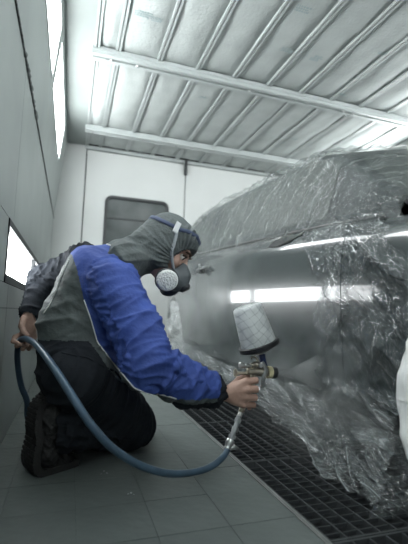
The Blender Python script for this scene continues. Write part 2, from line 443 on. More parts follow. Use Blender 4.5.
for x, y in ((1.16, 2.57), (1.98, 2.57), (2.08, 2.57), (.16, 2.57), (.1, 3.73), (.9, 3.73), (.33, 1.41), (1.16, 1.41)): copyo(bolt, (x, y, ZC - .04), ce)
# faded ink stamps printed on the filter fabric (illegible in the photograph)
for (px, py, wx, wy) in ((135, 8, .10, .05), (148, 14, .08, .04), (283, 46, .07, .04), (311, 56, .06, .03), (298, 3, .08, .05), (316, 54, .05, .03), (130, 62, .05, .02), (200, 95, .05, .025), (292, 137, .06, .03), (380, 50, .05, .03), (340, 92, .05, .03)):
    d = R_ * (px - 204) + D_ * (py - 272) + F_ * 400; t = (ZC - .0 - CAMZ) / d.z; c = Vector((d.x * t, d.y * t, ZC - .008))
    bm = bmesh.new(); n = 0
    for r in range(3):
        x = 0
        while x < wx:
            l = random.uniform(.006, .016); box(bm, (x, r * wy / 3, 0), (x + l, r * wy / 3 + wy / 5, .001)); x += l + .004
    o = bmo('ink_stamp', bm, M['print'], ce); o.location = c

# ================================================================== FLOOR GRATE
GX0, GX1 = .588, 1.35
grate_labels = {}
secs = [-1.69, -1.19, -.69, -.19, .31, .81, 1.31, 1.81, 2.31, 2.81, 3.31, 3.81]
gl = None
proto = {}
for i, y0 in enumerate(secs):
    y1 = min(y0 + .5, YB); Ls = y1 - y0
    lab = 'steel floor grating section under the car sill' 
    e = empty('floor_grating', (GX0, y0, 0), lab, 'grating', 'floor grating sections')
    gl_ = {.81: 'steel grating section in the pit below the spray gun, nearest one whole in view', 1.31: 'dark steel grating section below the hose coupling', .31: 'steel grating section cut off at the bottom edge of the picture',
           1.81: 'dark grating section just beyond the hose coupling, beside the painter cuff', 2.31: 'second dark grating section beyond the hose coupling', 2.81: 'third dark grating section beyond the hose coupling, by the car rear wheel',
           3.31: 'fourth dark grating section beyond the hose coupling, near the back wall', 3.81: 'short grating section against the back wall'}
    for kk, vv in gl_.items():
        if abs(kk - y0) < .01: e['label'] = vv
    if y0 < .2: e['label'] = 'steel floor grating section behind the camera, out of the picture'; e['group'] = 'floor grating behind the camera'
    if i == 0:
        bm = bmesh.new(); box(bm, (0, .003, -.028), (.0042, .497, 0)); LBm = bm; g_long = bmo('long_bar', bm, M['grate'], e)
        bm = bmesh.new(); box(bm, (0, 0, -.012), (GX1 - GX0, .0035, -.003)); g_cross = bmo('cross_bar', bm, M['pitbar'], e)
        bm = bmesh.new(); box(bm, (0, 0, -.032), (GX1 - GX0, .006, .001)); g_end = bmo('end_bar', bm, M['grate'], e)
        g_long.location = (0, 0, 0); g_cross.location = (0, .034, 0); g_end.location = (0, .002, 0)
    n = 17
    for k in range(n):
        if i == 0 and k == 0: continue
        o = copyo(g_long, (k * .0473, 0, 0), e); 
        if y1 - y0 < .49: o.scale.y = Ls / .5
    for k in range(1, 14):
        yy = k * .0345
        if (i == 0 and k == 1) or yy > Ls - .02: continue
        copyo(g_cross, (0, yy, 0), e)
    if i: copyo(g_end, (0, .002, 0), e)
    copyo(g_end, (0, Ls - .008, 0), e)
ed = bmesh.new(); box(ed, (.574, YF, -.03), (.579, YB, .001)); box(ed, (.581, YF, -.04), (.587, YB, .001))
bmo('grate_edge_rail', ed, M['edge'], floor)


# ================================================================== CAR
XCN = 1.73                                        # the car's centre line
CY0, CY1 = -.30, 4.02
def itp(x, tab):
    if x <= tab[0][0]: return tab[0][1]
    for (a, va), (b, vb) in zip(tab, tab[1:]):
        if x <= b:
            t = (x - a) / (b - a); return va + (vb - va) * t
    return tab[-1][1]
def sst(x, tab):                                   # smooth version
    if x <= tab[0][0]: return tab[0][1]
    n = len(tab)
    for i in range(n - 1):
        a, va = tab[i]; b, vb = tab[i + 1]
        if x <= b:
            t = (x - a) / (b - a)
            m0 = 0 if i == 0 else (tab[i + 1][1] - tab[i - 1][1]) / (tab[i + 1][0] - tab[i - 1][0]) * (b - a)
            m1 = 0 if i == n - 2 else (tab[i + 2][1] - va) / (tab[i + 2][0] - a) * (b - a)
            return (2 * t ** 3 - 3 * t * t + 1) * va + (t ** 3 - 2 * t * t + t) * m0 + (-2 * t ** 3 + 3 * t * t) * vb + (t ** 3 - t * t) * m1
    return tab[-1][1]
def zbelt(y): return sst(y, [(-.3, .60), (.1, .72), (.95, .815), (1.25, .845), (2.66, .925), (3.4, .95), (4.02, .90)])
def plan(y): return sst(y, [(-.30, .36), (-.2, .17), (.1, .08), (.6, .045), (1.1, .026), (1.6, .004), (2.2, -.020), (2.8, -.034), (3.3, -.02), (3.8, .06), (4.02, .26)])
def prof(z, y):
    zb = zbelt(y); s = (z - .17) / (zb - .17)
    return sst(s, [(0, .05), (.12, .022), (.35, .003), (.5, 0), (.70, .0), (.86, .010), (.93, .022), (.965, .036), (1.0, .062)])
def side(y, z): return Vector((.838 + plan(y) + prof(z, y), y, z))
WH = [(.52, .30), (3.27, .30)]; WR = .30; AR = .335
def zlow(y):
    z = .17
    for cy, cz in WH:
        if abs(y - cy) < AR: z = max(z, cz + math.sqrt(AR * AR - (y - cy) ** 2))
    return z
car = empty('car', (XCN, 1.86, 0), 'dark grey car with matt wet paint, its cabin and wheels wrapped in clear film', 'car')
def carpart(name, o_or_bm, m=None, smooth=True, parent=None):
    o = bmo(name, o_or_bm, m, None, smooth) if m is not None else o_or_bm
    rel(o, parent or car) if parent is None else rel2(o, parent)
    return o
def rel2(o, parent):                               # sub-part of a part whose own world matrix is identity
    o.parent = parent
def patch(y0, y1, m='paint', name='body_panel', n=40, nv=22, mirror=False, inner=0):
    bm = bmesh.new(); V = []
    for i in range(n + 1):
        y = y0 + (y1 - y0) * i / n; zl = zlow(y); zb = zbelt(y); row = []
        for j in range(nv + 1):
            z = zl + (zb - zl) * j / nv; p = side(y, z)
            if mirror: p.x = 2 * XCN - p.x
            row.append(bm.verts.new(p))
        row0 = bm.verts.new(Vector((p.x if 0 else (row[0].co.x + (.05 if not mirror else -.05)), y, zl))); V.append([row0] + row)
    for i in range(n):
        for j in range(nv + 1):
            q = (V[i][j], V[i][j + 1], V[i + 1][j + 1], V[i + 1][j]); bm.faces.new(q if mirror else q[::-1])
    for k in (0, n):                               # returns into the shut lines
        rim = V[k]; r2 = [bm.verts.new(v.co + Vector((.02 if not mirror else -.02, 0, 0))) for v in rim]
        for j in range(nv + 1): bm.faces.new((rim[j], rim[j + 1], r2[j + 1], r2[j]))
    o = bmo(name, bm, M[m], None, True); o.data.set_sharp_from_angle(angle=math.radians(35)); rel(o, car); return o
YD0, YD1 = 1.135, 2.60                             # door seams
patch(CY0, YD0 - .002, name='front_fender', n=90)
door = patch(YD0 + .002, YD1 - .002, name='door', n=60)
patch(YD1 + .002, CY1, name='rear_fender', n=90)
patch(CY0, CY1, name='far_side_panel', n=120, nv=12, mirror=True)
# inner shell that closes the seams and arches
bm = bmesh.new(); box(bm, (.90, CY0 + .3, .2), (2.56, CY1 - .3, .70)); 
bmo_in = bmo('inner_shell', bm, M['blacktrim']); rel(bmo_in, car)
for v in bmo_in.data.vertices: pass
# hood, rear deck, cabin as one loft of sections across the car
def zroof(y): return sst(y, [(.80, .80), (.95, .862), (1.12, 1.0), (1.38, 1.19), (1.7, 1.245), (2.3, 1.27), (3.0, 1.27), (3.5, 1.20), (3.85, 1.0), (4.0, .92)])
def xroof(y): return sst(y, [(.93, .92), (1.38, 1.01), (1.8, 1.03), (2.8, 1.0), (3.4, 1.02), (4.0, 1.06)])
def cabin(y, t, off=0):
    """t 0..1 belt to roof edge, 1..3 across the roof, 3..4 down the far side"""
    zb = zbelt(y); xb = side(y, zb).x + .004; zr = max(zroof(y), zb + .004); xr = max(xroof(y) + plan(y), xb + .01)
    mir = t > 2
    tt = 4 - t if mir else t
    if tt <= 1:
        s = max(0, min(1, tt)); x = xb + (xr - xb) * s ** 1.25; z = zb + (zr - zb) * (1 - max(0, 1 - s) ** 1.12); yy = y
    else:
        s = tt - 1; x = xr + (XCN - xr) * s; k = math.sin(s * math.pi / 2); z = zr + .055 * k * min(1, (zr - zb) / .1 + .45)
        yy = y - (.16 * k if y < 1.8 else .16 * k * max(0, (2.4 - y) / .6)) + (.08 * k if y > 3.2 else 0)
    if mir: x = 2 * XCN - x
    return Vector((x, yy, z))
TS = [0, .15, .3, .45, .6, .75, .88, .96, 1.02, 1.08, 1.2, 1.4, 1.7, 2.0, 2.3, 2.6, 2.8, 2.92, 2.98, 3.04, 3.12, 3.25, 3.5, 3.75, 4]
def loft(name, ya, yb, ts, m, n=60, off=0, f=None):
    f = f or cabin; bm = bmesh.new(); V = []
    for i in range(n + 1):
        y = ya + (yb - ya) * i / n; V.append([bm.verts.new(f(y, t)) for t in ts])
    for i in range(n):
        for j in range(len(ts) - 1): bm.faces.new((V[i][j], V[i][j + 1], V[i + 1][j + 1], V[i + 1][j]))
    bmesh.ops.recalc_face_normals(bm, faces=bm.faces)
    if off:
        bm.normal_update()
        s = 1
        c = sum((v.normal.z for v in bm.verts)) + sum((-v.normal.x for v in bm.verts if v.co.x < XCN))
        if c < 0: s = -1
        for v in bm.verts: v.co += v.normal * off * s
    o = bmo(name, bm, M[m], None, True); rel(o, car); return o
loft('cabin_shell', .95, 4.0, TS, 'maskpaint', 80)
def hoodf(y, t):
    zb = zbelt(y); xb = side(y, zb).x; x = xb + (2 * XCN - 2 * xb) * t; k = max(0, math.sin(math.pi * min(1, max(0, t))))
    return Vector((x, y, zb + .055 * k ** .6))
loft('hood', CY0 + .02, .955, [i / 24 for i in range(25)], 'paint', 40, 0, hoodf)
def lin(a, b, n): return [a + (b - a) * i / n for i in range(n + 1)]
loft('windshield', .975, 1.36, lin(1.06, 2.94, 24), 'carglass', 20, .004)
loft('side_window', 1.30, 2.52, lin(.10, .90, 8), 'carglass', 30, .004)
loft('side_window', 2.60, 3.35, lin(.10, .88, 8), 'carglass', 20, .004)
loft('rear_window', 3.55, 3.9, lin(1.08, 2.92, 16), 'carglass', 12, .004)
bm = bmesh.new()
V = [[bm.verts.new(cabin(.955 - k * .05, 1 + 2 * i / 20) + Vector((0, -.0, .006 - k * .02))) for k in (0, 1)] for i in range(21)]
for a, b in zip(V, V[1:]): bm.faces.new((a[0], b[0], b[1], a[1]))
o = bmo('cowl_grille', bm, M['blacktrim'], None, True); rel(o, car)
# front and rear bumpers
for nm, ya, s in (('front_bumper', CY0, -1), ('rear_bumper', CY1, 1)):
    bm = bmesh.new(); xa = side(ya, .4).x; V = []
    for i in range(21):
        x = xa + (2 * XCN - 2 * xa) * i / 20; b = math.sin(math.pi * i / 20) ** .5 * .07
        V.append([bm.verts.new((x, ya + s * b * k, z)) for z, k in ((.17, .6), (.3, 1), (.5, 1), (zbelt(ya), .15))])
    for a, b in zip(V, V[1:]):
        for j in range(3): bm.faces.new((a[j], b[j], b[j + 1], a[j + 1]))
    o = bmo(nm, bm, M['paint'], None, True); rel(o, car)
# headlight, tail light
for nm, y, z0, m in (('headlight', -.12, .52, 'chrome'), ('tail_light', 3.86, .70, 'blacktrim')):
    bm = bmesh.new(); bmesh.ops.create_uvsphere(bm, u_segments=20, v_segments=12, radius=1)
    for v in bm.verts: v.co = side(y, z0) + Vector((.03 + v.co.x * .04, v.co.y * .10, v.co.z * .05))
    o = bmo(nm, bm, M[m], None, True); rel(o, car)
# door handle: cup recess + lever; triangular mirror mount left black
hp = side(2.46, .79)
bm = bmesh.new(); lathe(bm, hp + Vector((-.004, 0, 0)), (-1, 0, 0), [(0, .024), (.003, .022), (.004, .0)], 20)
o = bmo('handle_cup', bm, M['blacktrim'], door, True)
h1 = tubeo('door_handle', [hp + Vector((-.004, .085, -.008)), hp + Vector((-.028, .075, -.004)), hp + Vector((-.034, 0, .004)), hp + Vector((-.03, -.07, .0)), hp + Vector((-.004, -.085, .004))], [.012, .012, .012, .012, .01], M['handle'], door, 10)
tubeo('handle_knob', [hp + Vector((-.03, -.015, -.03)), hp + Vector((-.036, -.01, .032))], .013, M['handle'], door, 10)
mp_ = PX(288, 240, .885)
bm = bmesh.new()
pts2 = [(-.135, -.018), (-.10, .022), (-.02, .040), (.08, .030), (.10, .012), (.03, -.026), (-.06, -.036)]
lo_ = []; hi_ = []
for dy, dz in pts2:
    y = mp_.y - dy; z = mp_.z + dz * .62; z = min(z, zbelt(y) - .003)
    p = side(y, z); lo_.append(bm.verts.new(p + Vector((-.006, 0, 0)))); hi_.append(bm.verts.new(p + Vector((.01, 0, 0))))
bm.faces.new(lo_)
for k in range(len(lo_)): bm.faces.new((lo_[k], lo_[(k + 1) % len(lo_)], hi_[(k + 1) % len(lo_)], hi_[k]))
bmo('mirror_mount', bm, M['blacktrim'], door)
# window seal strip along the belt
bm = bmesh.new(); tube(bm, [side(y, zbelt(y)) + Vector((-.002, 0, .004)) for y in lin(1.0, 3.6, 40)], .007, 6)
o = bmo('belt_moulding', bm, M['blacktrim'], None, True); rel(o, car)
# wheels
def wheel(cy, side_x, sgn, name='wheel'):
    e = bpy.data.objects.new(name, None); COL.objects.link(e); e.parent = car; e.location = (side_x - XCN, cy - 1.86, WR)
    ax = (sgn, 0, 0)
    latheo('tyre', (0, 0, 0), ax, [(.0, .19), (.0, .20), (-.012, .235), (-.005, .265), (-.0, .28), (-.02, .297), (-.06, .3), (-.16, .3), (-.2, .285), (-.2, .2), (-.2, .19)], M['rubber'], e, 48)
    latheo('rim', (0, 0, 0), ax, [(-.06, .05), (-.06, .17), (-.01, .185), (-.002, .198), (-.02, .2), (-.18, .2), (-.18, .05)], M['chrome'], e, 48)
    bm = bmesh.new()
    for k in range(5):
        a = k * 2 * math.pi / 5; d = Vector((0, math.cos(a), math.sin(a))); t = Vector((0, -d.z, d.y))
        for s in (-1, 1): tube(bm, [Vector((sgn * -.012, 0, 0)) + d * .03, Vector((sgn * -.015, 0, 0)) + d * .19 + t * s * .03], [.02, .012], 6)
    bmo('spokes', bm, M['chrome'], e, True)
    latheo('hub', (0, 0, 0), ax, [(-.05, .05), (-.005, .045), (0, .03)], M['chrome'], e, 20)
for cy, _ in WH:
    wheel(cy, .862 + (.0 if cy < 1 else .02), -1); wheel(cy, 2 * XCN - .862, 1)

# ------------------------------------------------------------------ masking films
def crumple(p, f, a):
    q = Vector(p) * f; d, _ = noise.voronoi(q + noise.noise_vector(q * .7) * .35); return (d[1] - d[0]) * a
def facet(p, f, a):
    q = Vector(p) * f; q += noise.noise_vector(q * .8) * .25; d, c = noise.voronoi(q); o = []
    for k in (0, 1):
        h = c[k] * 7.3; g = Vector((math.sin(h.x * 12.9 + h.y * 3.1), math.sin(h.y * 7.7 + h.z * 5.3), math.sin(h.z * 9.1 + h.x * 2.7)))
        o.append(max(-.6, min(.6, g.dot(q - c[k]))))
    w_ = .5 * math.exp(-(d[1] - d[0]) * 7)
    return a * (o[0] * (1 - w_) + o[1] * w_)
def crumple2(p, f, a):
    q = Vector(p) * f; d, _ = noise.voronoi(q); return d[0] * a
# cabin film
pole = Vector((0, .92, .83))
def ridge(x, y=0, z=0): return 1 - abs(noise.noise(Vector((x, y, z)))) * 2
NY, TSF = 210, [x / 24 for x in range(0, 27)] + lin(1.12, 2.0, 24) + lin(2.06, 3, 16) + lin(3.08, 4, 8)
bm = bmesh.new(); V = []
for i in range(NY + 1):
    y = .90 + 3.12 * i / NY; row = []
    for t in TSF:
        p = cabin(max(y, .95), t); p.y += (y - max(y, .95))
        e = .004
        pn = cabin(max(y, .95), t + e) - cabin(max(y, .95), t - e); py_ = cabin(max(y, .95) + e, t) - cabin(max(y, .95) - e, t)
        n = py_.cross(pn); n = n.normalized() if n.length > 1e-9 else Vector((0, 0, 1))
        if n.dot(p - Vector((XCN, p.y, .6))) < 0: n = -n
        ang = math.atan2(p.z - pole.z, max(p.y - pole.y, -.2) + .05); rad = math.hypot(p.y - pole.y, p.z - pole.z)
        if t <= 1.2:
            fold = .028 * max(0, ridge(ang * 9 + rad * .6, rad * 1.0, 2)) ** 5 * math.exp(-rad * 1.2) + .024 * max(0, ridge(p.y * 7 + p.z * 5.2, p.z * .9, 5)) ** 5
            fold += .009 * max(0, ridge(p.y * 19 + p.z * 13, p.z * 1.6, 9)) ** 4
            fold += (.010 + facet((0, p.y, p.z * 1.2), 15, .026)) * max(0, 1 - t / .38) * (1.0 if p.y < 2.2 else .6)
        else:
            a2 = math.atan2(p.x - .9, p.y - .85)
            fold = .010 * max(0, ridge(a2 * 6, rad * .8, 3)) ** 4 + .006 * noise.noise(p * 4)
        tent = .018 * math.sin(min(1, t) * math.pi) if t < 1 else 0
        p = p + n * (.007 + fold + tent)
        if t < .12: p.x += .0; p.z -= (.12 - t) * .35; p += Vector((-.006 - .004 * noise.noise(Vector((y * 20, 0, 0))), 0, .014 * noise.noise(Vector((y * 14, 3, 0)))))
        row.append(bm.verts.new(p))
    V.append(row)
for i in range(NY):
    for j in range(len(TSF) - 1): bm.faces.new((V[i][j], V[i + 1][j], V[i + 1][j + 1], V[i][j + 1]))
fc = bmo('cabin_film', bm, M['filmc'], None, True)
tag(fc, 'clear crinkled masking film draped over the car roof and windows', 'plastic film')

# front wing film: crumpled curtain from the belt to the pit, between door seam and wheel
def wing(u, v):
    zz = .83 * (1 - v)
    ymin = .52 + math.sqrt(max(.345 ** 2 - (zz - .3) ** 2, 0)) if zz < .62 else .66 + .06 * noise.noise(Vector((zz * 9, 1, 0)))
    if .52 < zz < .72: ymin = ymin + (.86 - ymin) * .3
    y = 1.20 - (1.20 - ymin) * u
    zt = sst(y, [(.5, .66), (.85, .70), (.93, .78), (1.0, zbelt(1.0) + .012), (1.2, zbelt(1.2) + .012)]) + .02 * noise.noise(Vector((y * 14, 0, 8))) * (y < 1.0)
    zb_ = .02 + .05 * noise.noise(Vector((y * 6, 0, 4)))
    z = zt + (zb_ - zt) * v
    x = side(y, max(z, .19)).x
    if z < .19: x -= (0.19 - z) * .30
    wz_ = min(1, max(.15, (z - .38) / .2)); x -= (1 - wz_) * .030 * max(0, ridge(y * 5.5, z * .7, 11)) ** 1.5
    x -= .030 + wz_ * facet((0, y * 1.3 + z * .4, z * .8), 6, .045) + wz_ * facet((0, y * 1.3 - z * .5, z * .7), 13, .032) + facet((0, y + z * .3, z * .8), 27, .009) + .020 * max(0, ridge(y * 9 + z * 5, z * 1.6, 1)) ** 3 + .012 * max(0, ridge(z * 9 - y * 12, y * 2, 7)) ** 3
    y += .03 * noise.noise(Vector((z * 7, 2, y * 3))) + .02 * noise.noise(Vector((z * 21, 5, y)))
    return Vector((x, y, z))
ff = gridmesh('wing_film', wing, 110, 170, M['filmf'])
tag(ff, 'crumpled clear film taped over the front wing beside the door seam', 'plastic film')
# sill film: from the lower body flaring out over the grate
def sillf(u, v):
    y = 3.35 - 2.46 * u
    zt = sst(y, [(.9, .30), (1.3, .255), (1.66, .225), (2.2, .245), (2.8, .30), (3.35, .33)]) + .012 * noise.noise(Vector((y * 9, 0, 0)))
    zb_ = sst(y, [(.9, .0), (1.15, .03), (1.45, .09), (1.8, .10), (3.35, .08)]) + .05 * noise.noise(Vector((y * 5, 7, 0)))
    zb_ = max(zb_, .004); z = zt + (zb_ - zt) * v
    x = side(y, max(z, .19)).x - .010
    fl_ = v ** 1.4 * sst(y, [(.9, .10), (1.3, .07), (1.7, .05), (3.3, .03)])
    fold = .030 * max(0, ridge(z * 11 - y * 4.5, y * .8, 3)) ** 4 * (.3 + v) + facet((0, y * .45, z * 1.6 - y * .55), 6, .024) + .010 + .014 * max(0, ridge(z * 24 - y * 9, y * 1.2, 8)) ** 4
    return Vector((x - fl_ - fold, y, max(z, .003)))
fs = gridmesh('sill_film', sillf, 300, 44, M['films'])
tag(fs, 'long strip of clear film taped along the car sill, hanging over the grate', 'plastic film')
# film over the rear wheel, white cover over the front wheel
def wcov(cy, r, amp, xs_, cap=.02):
    def f(u, v):
        a = u * 2 * math.pi; rr_ = v * r * (1 + .03 * noise.noise(Vector((math.cos(a) * 3, math.sin(a) * 3, 1))) * v)
        z = WR + rr_ * math.sin(a); y = cy + rr_ * math.cos(a)
        x = xs_ - .016 - cap * (1 - v ** 4) - facet((0, y, z), 9, amp) - amp * .6 * max(0, ridge(a * 4, v * 2, 3)) ** 3
        if v > .93: x += (v - .93) * 1.2
        return Vector((x, y, max(z, .004)))
    return f
fr = gridmesh('wheel_film', wcov(3.27, .325, .05, .872), 90, 30, M['filmw'])
tag(fr, 'wrinkled clear film wrapped round the car rear wheel', 'plastic film')
fw = gridmesh('wheel_cover', wcov(.53, .332, .010, .822, .012), 90, 30, M['whitefilm'])
tag(fw, 'white plastic cover stretched over the car front wheel at the picture edge', 'wheel cover')

# ================================================================== PAINTER
BIG = .05
class Field:
    def __init__(s, lo, hi, h):
        s.h = h; s.lo = np.array(lo, float); s.n = np.ceil((np.array(hi) - s.lo) / h).astype(int) + 1
        s.a = np.full(s.n, BIG, np.float32)
    def blk(s, lo, hi):
        i0 = np.clip(np.floor((np.array(lo) - s.lo) / s.h).astype(int), 0, s.n); i1 = np.clip(np.ceil((np.array(hi) - s.lo) / s.h).astype(int) + 1, 0, s.n)
        if np.any(i1 <= i0): return None
        ax = [s.lo[k] + s.h * np.arange(i0[k], i1[k]) for k in range(3)]
        return tuple(slice(i0[k], i1[k]) for k in range(3)), ax[0][:, None, None], ax[1][None, :, None], ax[2][None, None, :]
    def put(s, d, sl, k, sub=False):
        a = s.a[sl]
        if sub:
            d = -d; h = np.clip(.5 - .5 * (d - a) / k, 0, 1) if k else 0
            s.a[sl] = (np.maximum(a, d) if not k else (a * h + d * (1 - h) + k * h * (1 - h))).astype(np.float32)
        else:
            if not k: s.a[sl] = np.minimum(a, d); return
            h = np.clip(.5 + .5 * (a - d) / k, 0, 1); s.a[sl] = (a * (1 - h) + d * h - k * h * (1 - h)).astype(np.float32)
    def cone(s, a, b, ra, rb, k=.01, sub=False):
        a = np.array(a, float); b = np.array(b, float); m = max(ra, rb) + .045
        B = s.blk(np.minimum(a, b) - m, np.maximum(a, b) + m)
        if B is None: return
        sl, X, Y, Z = B; d = b - a; L2 = max(d @ d, 1e-9)
        t = np.clip(((X - a[0]) * d[0] + (Y - a[1]) * d[1] + (Z - a[2]) * d[2]) / L2, 0, 1)
        q = np.sqrt((X - a[0] - t * d[0]) ** 2 + (Y - a[1] - t * d[1]) ** 2 + (Z - a[2] - t * d[2]) ** 2) - (ra + (rb - ra) * t)
        s.put(q, sl, k, sub)
    def chain(s, pts, rs, k=.01):
        for i in range(len(pts) - 1): s.cone(pts[i], pts[i + 1], rs[i], rs[i + 1], k)
    def ell(s, c, ax, r, k=.01, sub=False):
        """ellipsoid with axes ax (3 unit vectors) and radii r"""
        c = np.array(c, float); m = max(r) + .045; B = s.blk(c - m, c + m)
        if B is None: return
        sl, X, Y, Z = B; q = 0; g = 0
        for v, rr in zip(ax, r):
            t = (X - c[0]) * v[0] + (Y - c[1]) * v[1] + (Z - c[2]) * v[2]; q = q + (t / rr) ** 2; g = g + (t / rr ** 2) ** 2
        k0 = np.sqrt(q); k1 = np.sqrt(g) + 1e-9; s.put(k0 * (k0 - 1) / k1, sl, k, sub)
    def half(s, c, n, k=.004):
        """cut away everything on the +n side of the plane"""
        n = np.array(n, float); n /= np.linalg.norm(n); sl, X, Y, Z = s.blk(s.lo, s.lo + s.h * s.n)
        d = -((X - c[0]) * n[0] + (Y - c[1]) * n[1] + (Z - c[2]) * n[2]); s.put(d, sl, k, True)
    def mesh(s, name, adapt=0.0):
        g = vdb.FloatGrid(BIG); g.copyFromArray(s.a)
        pts, tri, quad = g.convertToPolygons(isovalue=0.0, adaptivity=adapt)
        pts = np.asarray(pts) * s.h + s.lo
        me = bpy.data.meshes.new(name)
        F = [tuple(int(i) for i in f) for f in tri] + [tuple(int(i) for i in f) for f in quad]
        me.from_pydata([tuple(p) for p in pts], [], F); me.update()
        bm = bmesh.new(); bm.from_mesh(me); bmesh.ops.recalc_face_normals(bm, faces=bm.faces)
        # keep only the largest pieces
        bm.to_mesh(me); bm.free(); return me
I3 = ((1, 0, 0), (0, 1, 0), (0, 0, 1))
ROOT = Vector((.10, 1.42, 0))

# joints
pel = P(78, 366, 1.43); hipR = P(80, 372, 1.35); hipL = P(86, 368, 1.52)
kneeR = P(133, 425, 1.53); ankR = P(66, 432, 1.395); kneeL = P(130, 418, 1.70); ankL = P(70, 425, 1.60)
belly = P(84, 322, 1.43); chest = P(98, 286, 1.42); neckb = P(128, 258, 1.42)
shR = P(112, 284, 1.30); elR = P(147, 362, 1.20); wrR = P(223, 393, 1.275)
shL = P(84, 264, 1.55); elL = P(46, 280, 1.66); wrL = P(29, 316, 1.57)
# head frame
hc = P(165, 248, 1.42)
Fh = Vector((.745, -.33, -.58)).normalized(); Sh = Vector((-.30, -.94, .10)); Sh = (Sh - Fh * Sh.dot(Fh)).normalized(); Uh = Sh.cross(Fh) if Sh.cross(Fh).z > 0 else Fh.cross(Sh)
def H(f, s, u): return hc + Fh * f + Sh * s + Uh * u
HA = (tuple(Fh), tuple(Sh), tuple(Uh))

def right_hand(F):
    G = P(246, 394, 1.272); W = wrR
    F.cone(W + (W - G) * .25, W, .024, .023); 
    mcp = [P(246, 381.5, 1.262), P(248, 389.5, 1.256), P(247, 397.5, 1.26), P(243, 404.5, 1.268)]
    for m in mcp: F.cone(W + (m - W) * .15, m, .017, .0128, .010)
    F.ell(W.lerp(G, .62), (tuple((G - W).normalized()), (0, 1, 0), (0, 0, 1)), (.040, .017, .036), .012)
    pip = [P(260, 380, 1.262), P(262, 389, 1.264), P(260, 397.5, 1.27), P(255, 405, 1.278)]
    dip = [P(266, 382, 1.292), P(264.5, 391, 1.298), P(261.5, 400, 1.302), P(255, 407.5, 1.304)]
    tip = [P(262, 383, 1.314), P(256, 392, 1.318), P(254, 400, 1.32), P(249, 408, 1.318)]
    rs = [.0100, .0108, .0102, .0090]
    for a, b, c, d, r in zip(mcp, pip, dip, tip, rs): F.chain([a, b, c, d], [r * 1.2, r * 1.1, r * .98, r * .82], .0035)
    F.chain([P(232, 388, 1.285), P(239, 380.5, 1.310), P(248, 376, 1.322), P(257, 377, 1.322)], [.017, .0135, .0115, .009], .007)
def left_hand(F):
    W = wrL; pc = P(29, 331, 1.565)
    F.cone(W - (pc - W) * .3, W, .022, .020)
    mcp = [P(22.5, 334, 1.545), P(26, 338, 1.55), P(30, 339, 1.565), P(34, 337, 1.58)]
    for m in mcp: F.cone(W + (m - W) * .2, m, .0145, .0115, .009)
    F.ell(W.lerp(pc, .75), (tuple((pc - W).normalized()), (1, 0, 0), (0, 1, 0)), (.036, .026, .015), .010)
    pip = [P(15, 337, 1.53), P(19, 343, 1.53), P(25, 347, 1.535), P(31, 347, 1.545)]
    dip = [P(13, 341.5, 1.515), P(17, 346, 1.515), P(23, 349, 1.515), P(29, 349, 1.525)]
    tip = [P(17, 342.5, 1.505), P(21.5, 344.5, 1.503), P(26.5, 346, 1.503), P(31, 345.5, 1.512)]
    for a, b, c, d, r in zip(mcp, pip, dip, tip, [.0085, .009, .0088, .0078]): F.chain([a, b, c, d], [r * 1.12, r, r * .9, r * .78], .0025)
    F.chain([P(24, 319, 1.55), P(22, 326, 1.532), P(23.5, 332, 1.520), P(28, 336, 1.513)], [.0135, .0115, .0098, .0082], .005)

F = Field((-.24, 1.10, .02), (.62, 1.80, .92), .0034)
# trunk, limbs
F.chain([pel, belly, chest], [.090, .088, .095], .03); F.cone(chest, neckb, .085, .045, .03)
F.cone(shR, shL, .045, .045, .03)
F.chain([shR, elR, wrR], [.042, .034, .022], .01); F.chain([shL, elL, wrL], [.042, .034, .021], .01)
F.chain([hipR, kneeR], [.07, .046], .02); F.chain([hipL, kneeL], [.07, .046], .02)
F.chain([kneeR, ankR], [.045, .034], .01); F.chain([kneeL, ankL], [.045, .034], .01)
# neck, skull, jaw
F.cone(neckb, H(-.035, 0, -.05), .052, .050, .02)
F.ell(H(-.008, 0, .022), HA, (.090, .072, .090), .01)
F.ell(H(.030, 0, -.045), HA, (.060, .052, .062), .03)
F.ell(H(.058, 0, -.085), HA, (.026, .028, .022), .02)              # chin
F.cone(H(.074, -.03, .030), H(.074, .03, .030), .014, .014, .014)   # brow ridge
F.cone(H(.082, 0, .018), H(.108, 0, -.030), .009, .013, .010)       # nose
for s in (-1, 1):
    F.ell(H(.084, s * .031, .008), HA, (.014, .015, .011), .006, True)  # socket
    F.ell(H(.062, s * .040, -.026), HA, (.026, .024, .022), .02)        # cheekbone
    F.ell(H(-.005, s * .072, -.005), HA, (.018, .008, .030), .006)      # ear
F.cone(H(.087, -.018, -.062), H(.087, .018, -.062), .008, .008, .006)   # lips
right_hand(F); left_hand(F)
pm = F.mesh('person')
person = link('person', pm, M['skin'], None, True)
tag(person, 'person kneeling in blue and grey coverall, hood and respirator, spraying the car', 'person')

# ---- coverall ----
C = Field((-.26, 1.02, .0), (.60, 1.86, .93), .0045)
C.chain([pel + Vector((-.005, 0, 0)), belly, chest], [.125, .128, .130], .03)
C.ell(P(86, 330, 1.43), I3, (.150, .125, .15), .03)
C.ell(P(104, 285, 1.42), I3, (.125, .135, .135), .03)
C.cone(chest, neckb + Vector((-.012, 0, -.012)), .12, .066, .03)
C.cone(shR + Vector((0, .02, .01)), shL + Vector((0, -.02, .008)), .076, .070, .035)
C.chain([shR, shR.lerp(elR, .55) + Vector((.012, 0, -.0)), elR], [.082, .076, .066], .02)
C.chain([elR + Vector((0, 0, -.006)), elR.lerp(wrR, .5) + Vector((0, 0, -.016)), elR.lerp(wrR, .8) + Vector((0, 0, -.010)), wrR + (elR - wrR) * .10], [.070, .062, .052, .036], .02)
C.chain([shL, elL, wrL + (elL - wrL) * .12], [.072, .058, .040], .02)
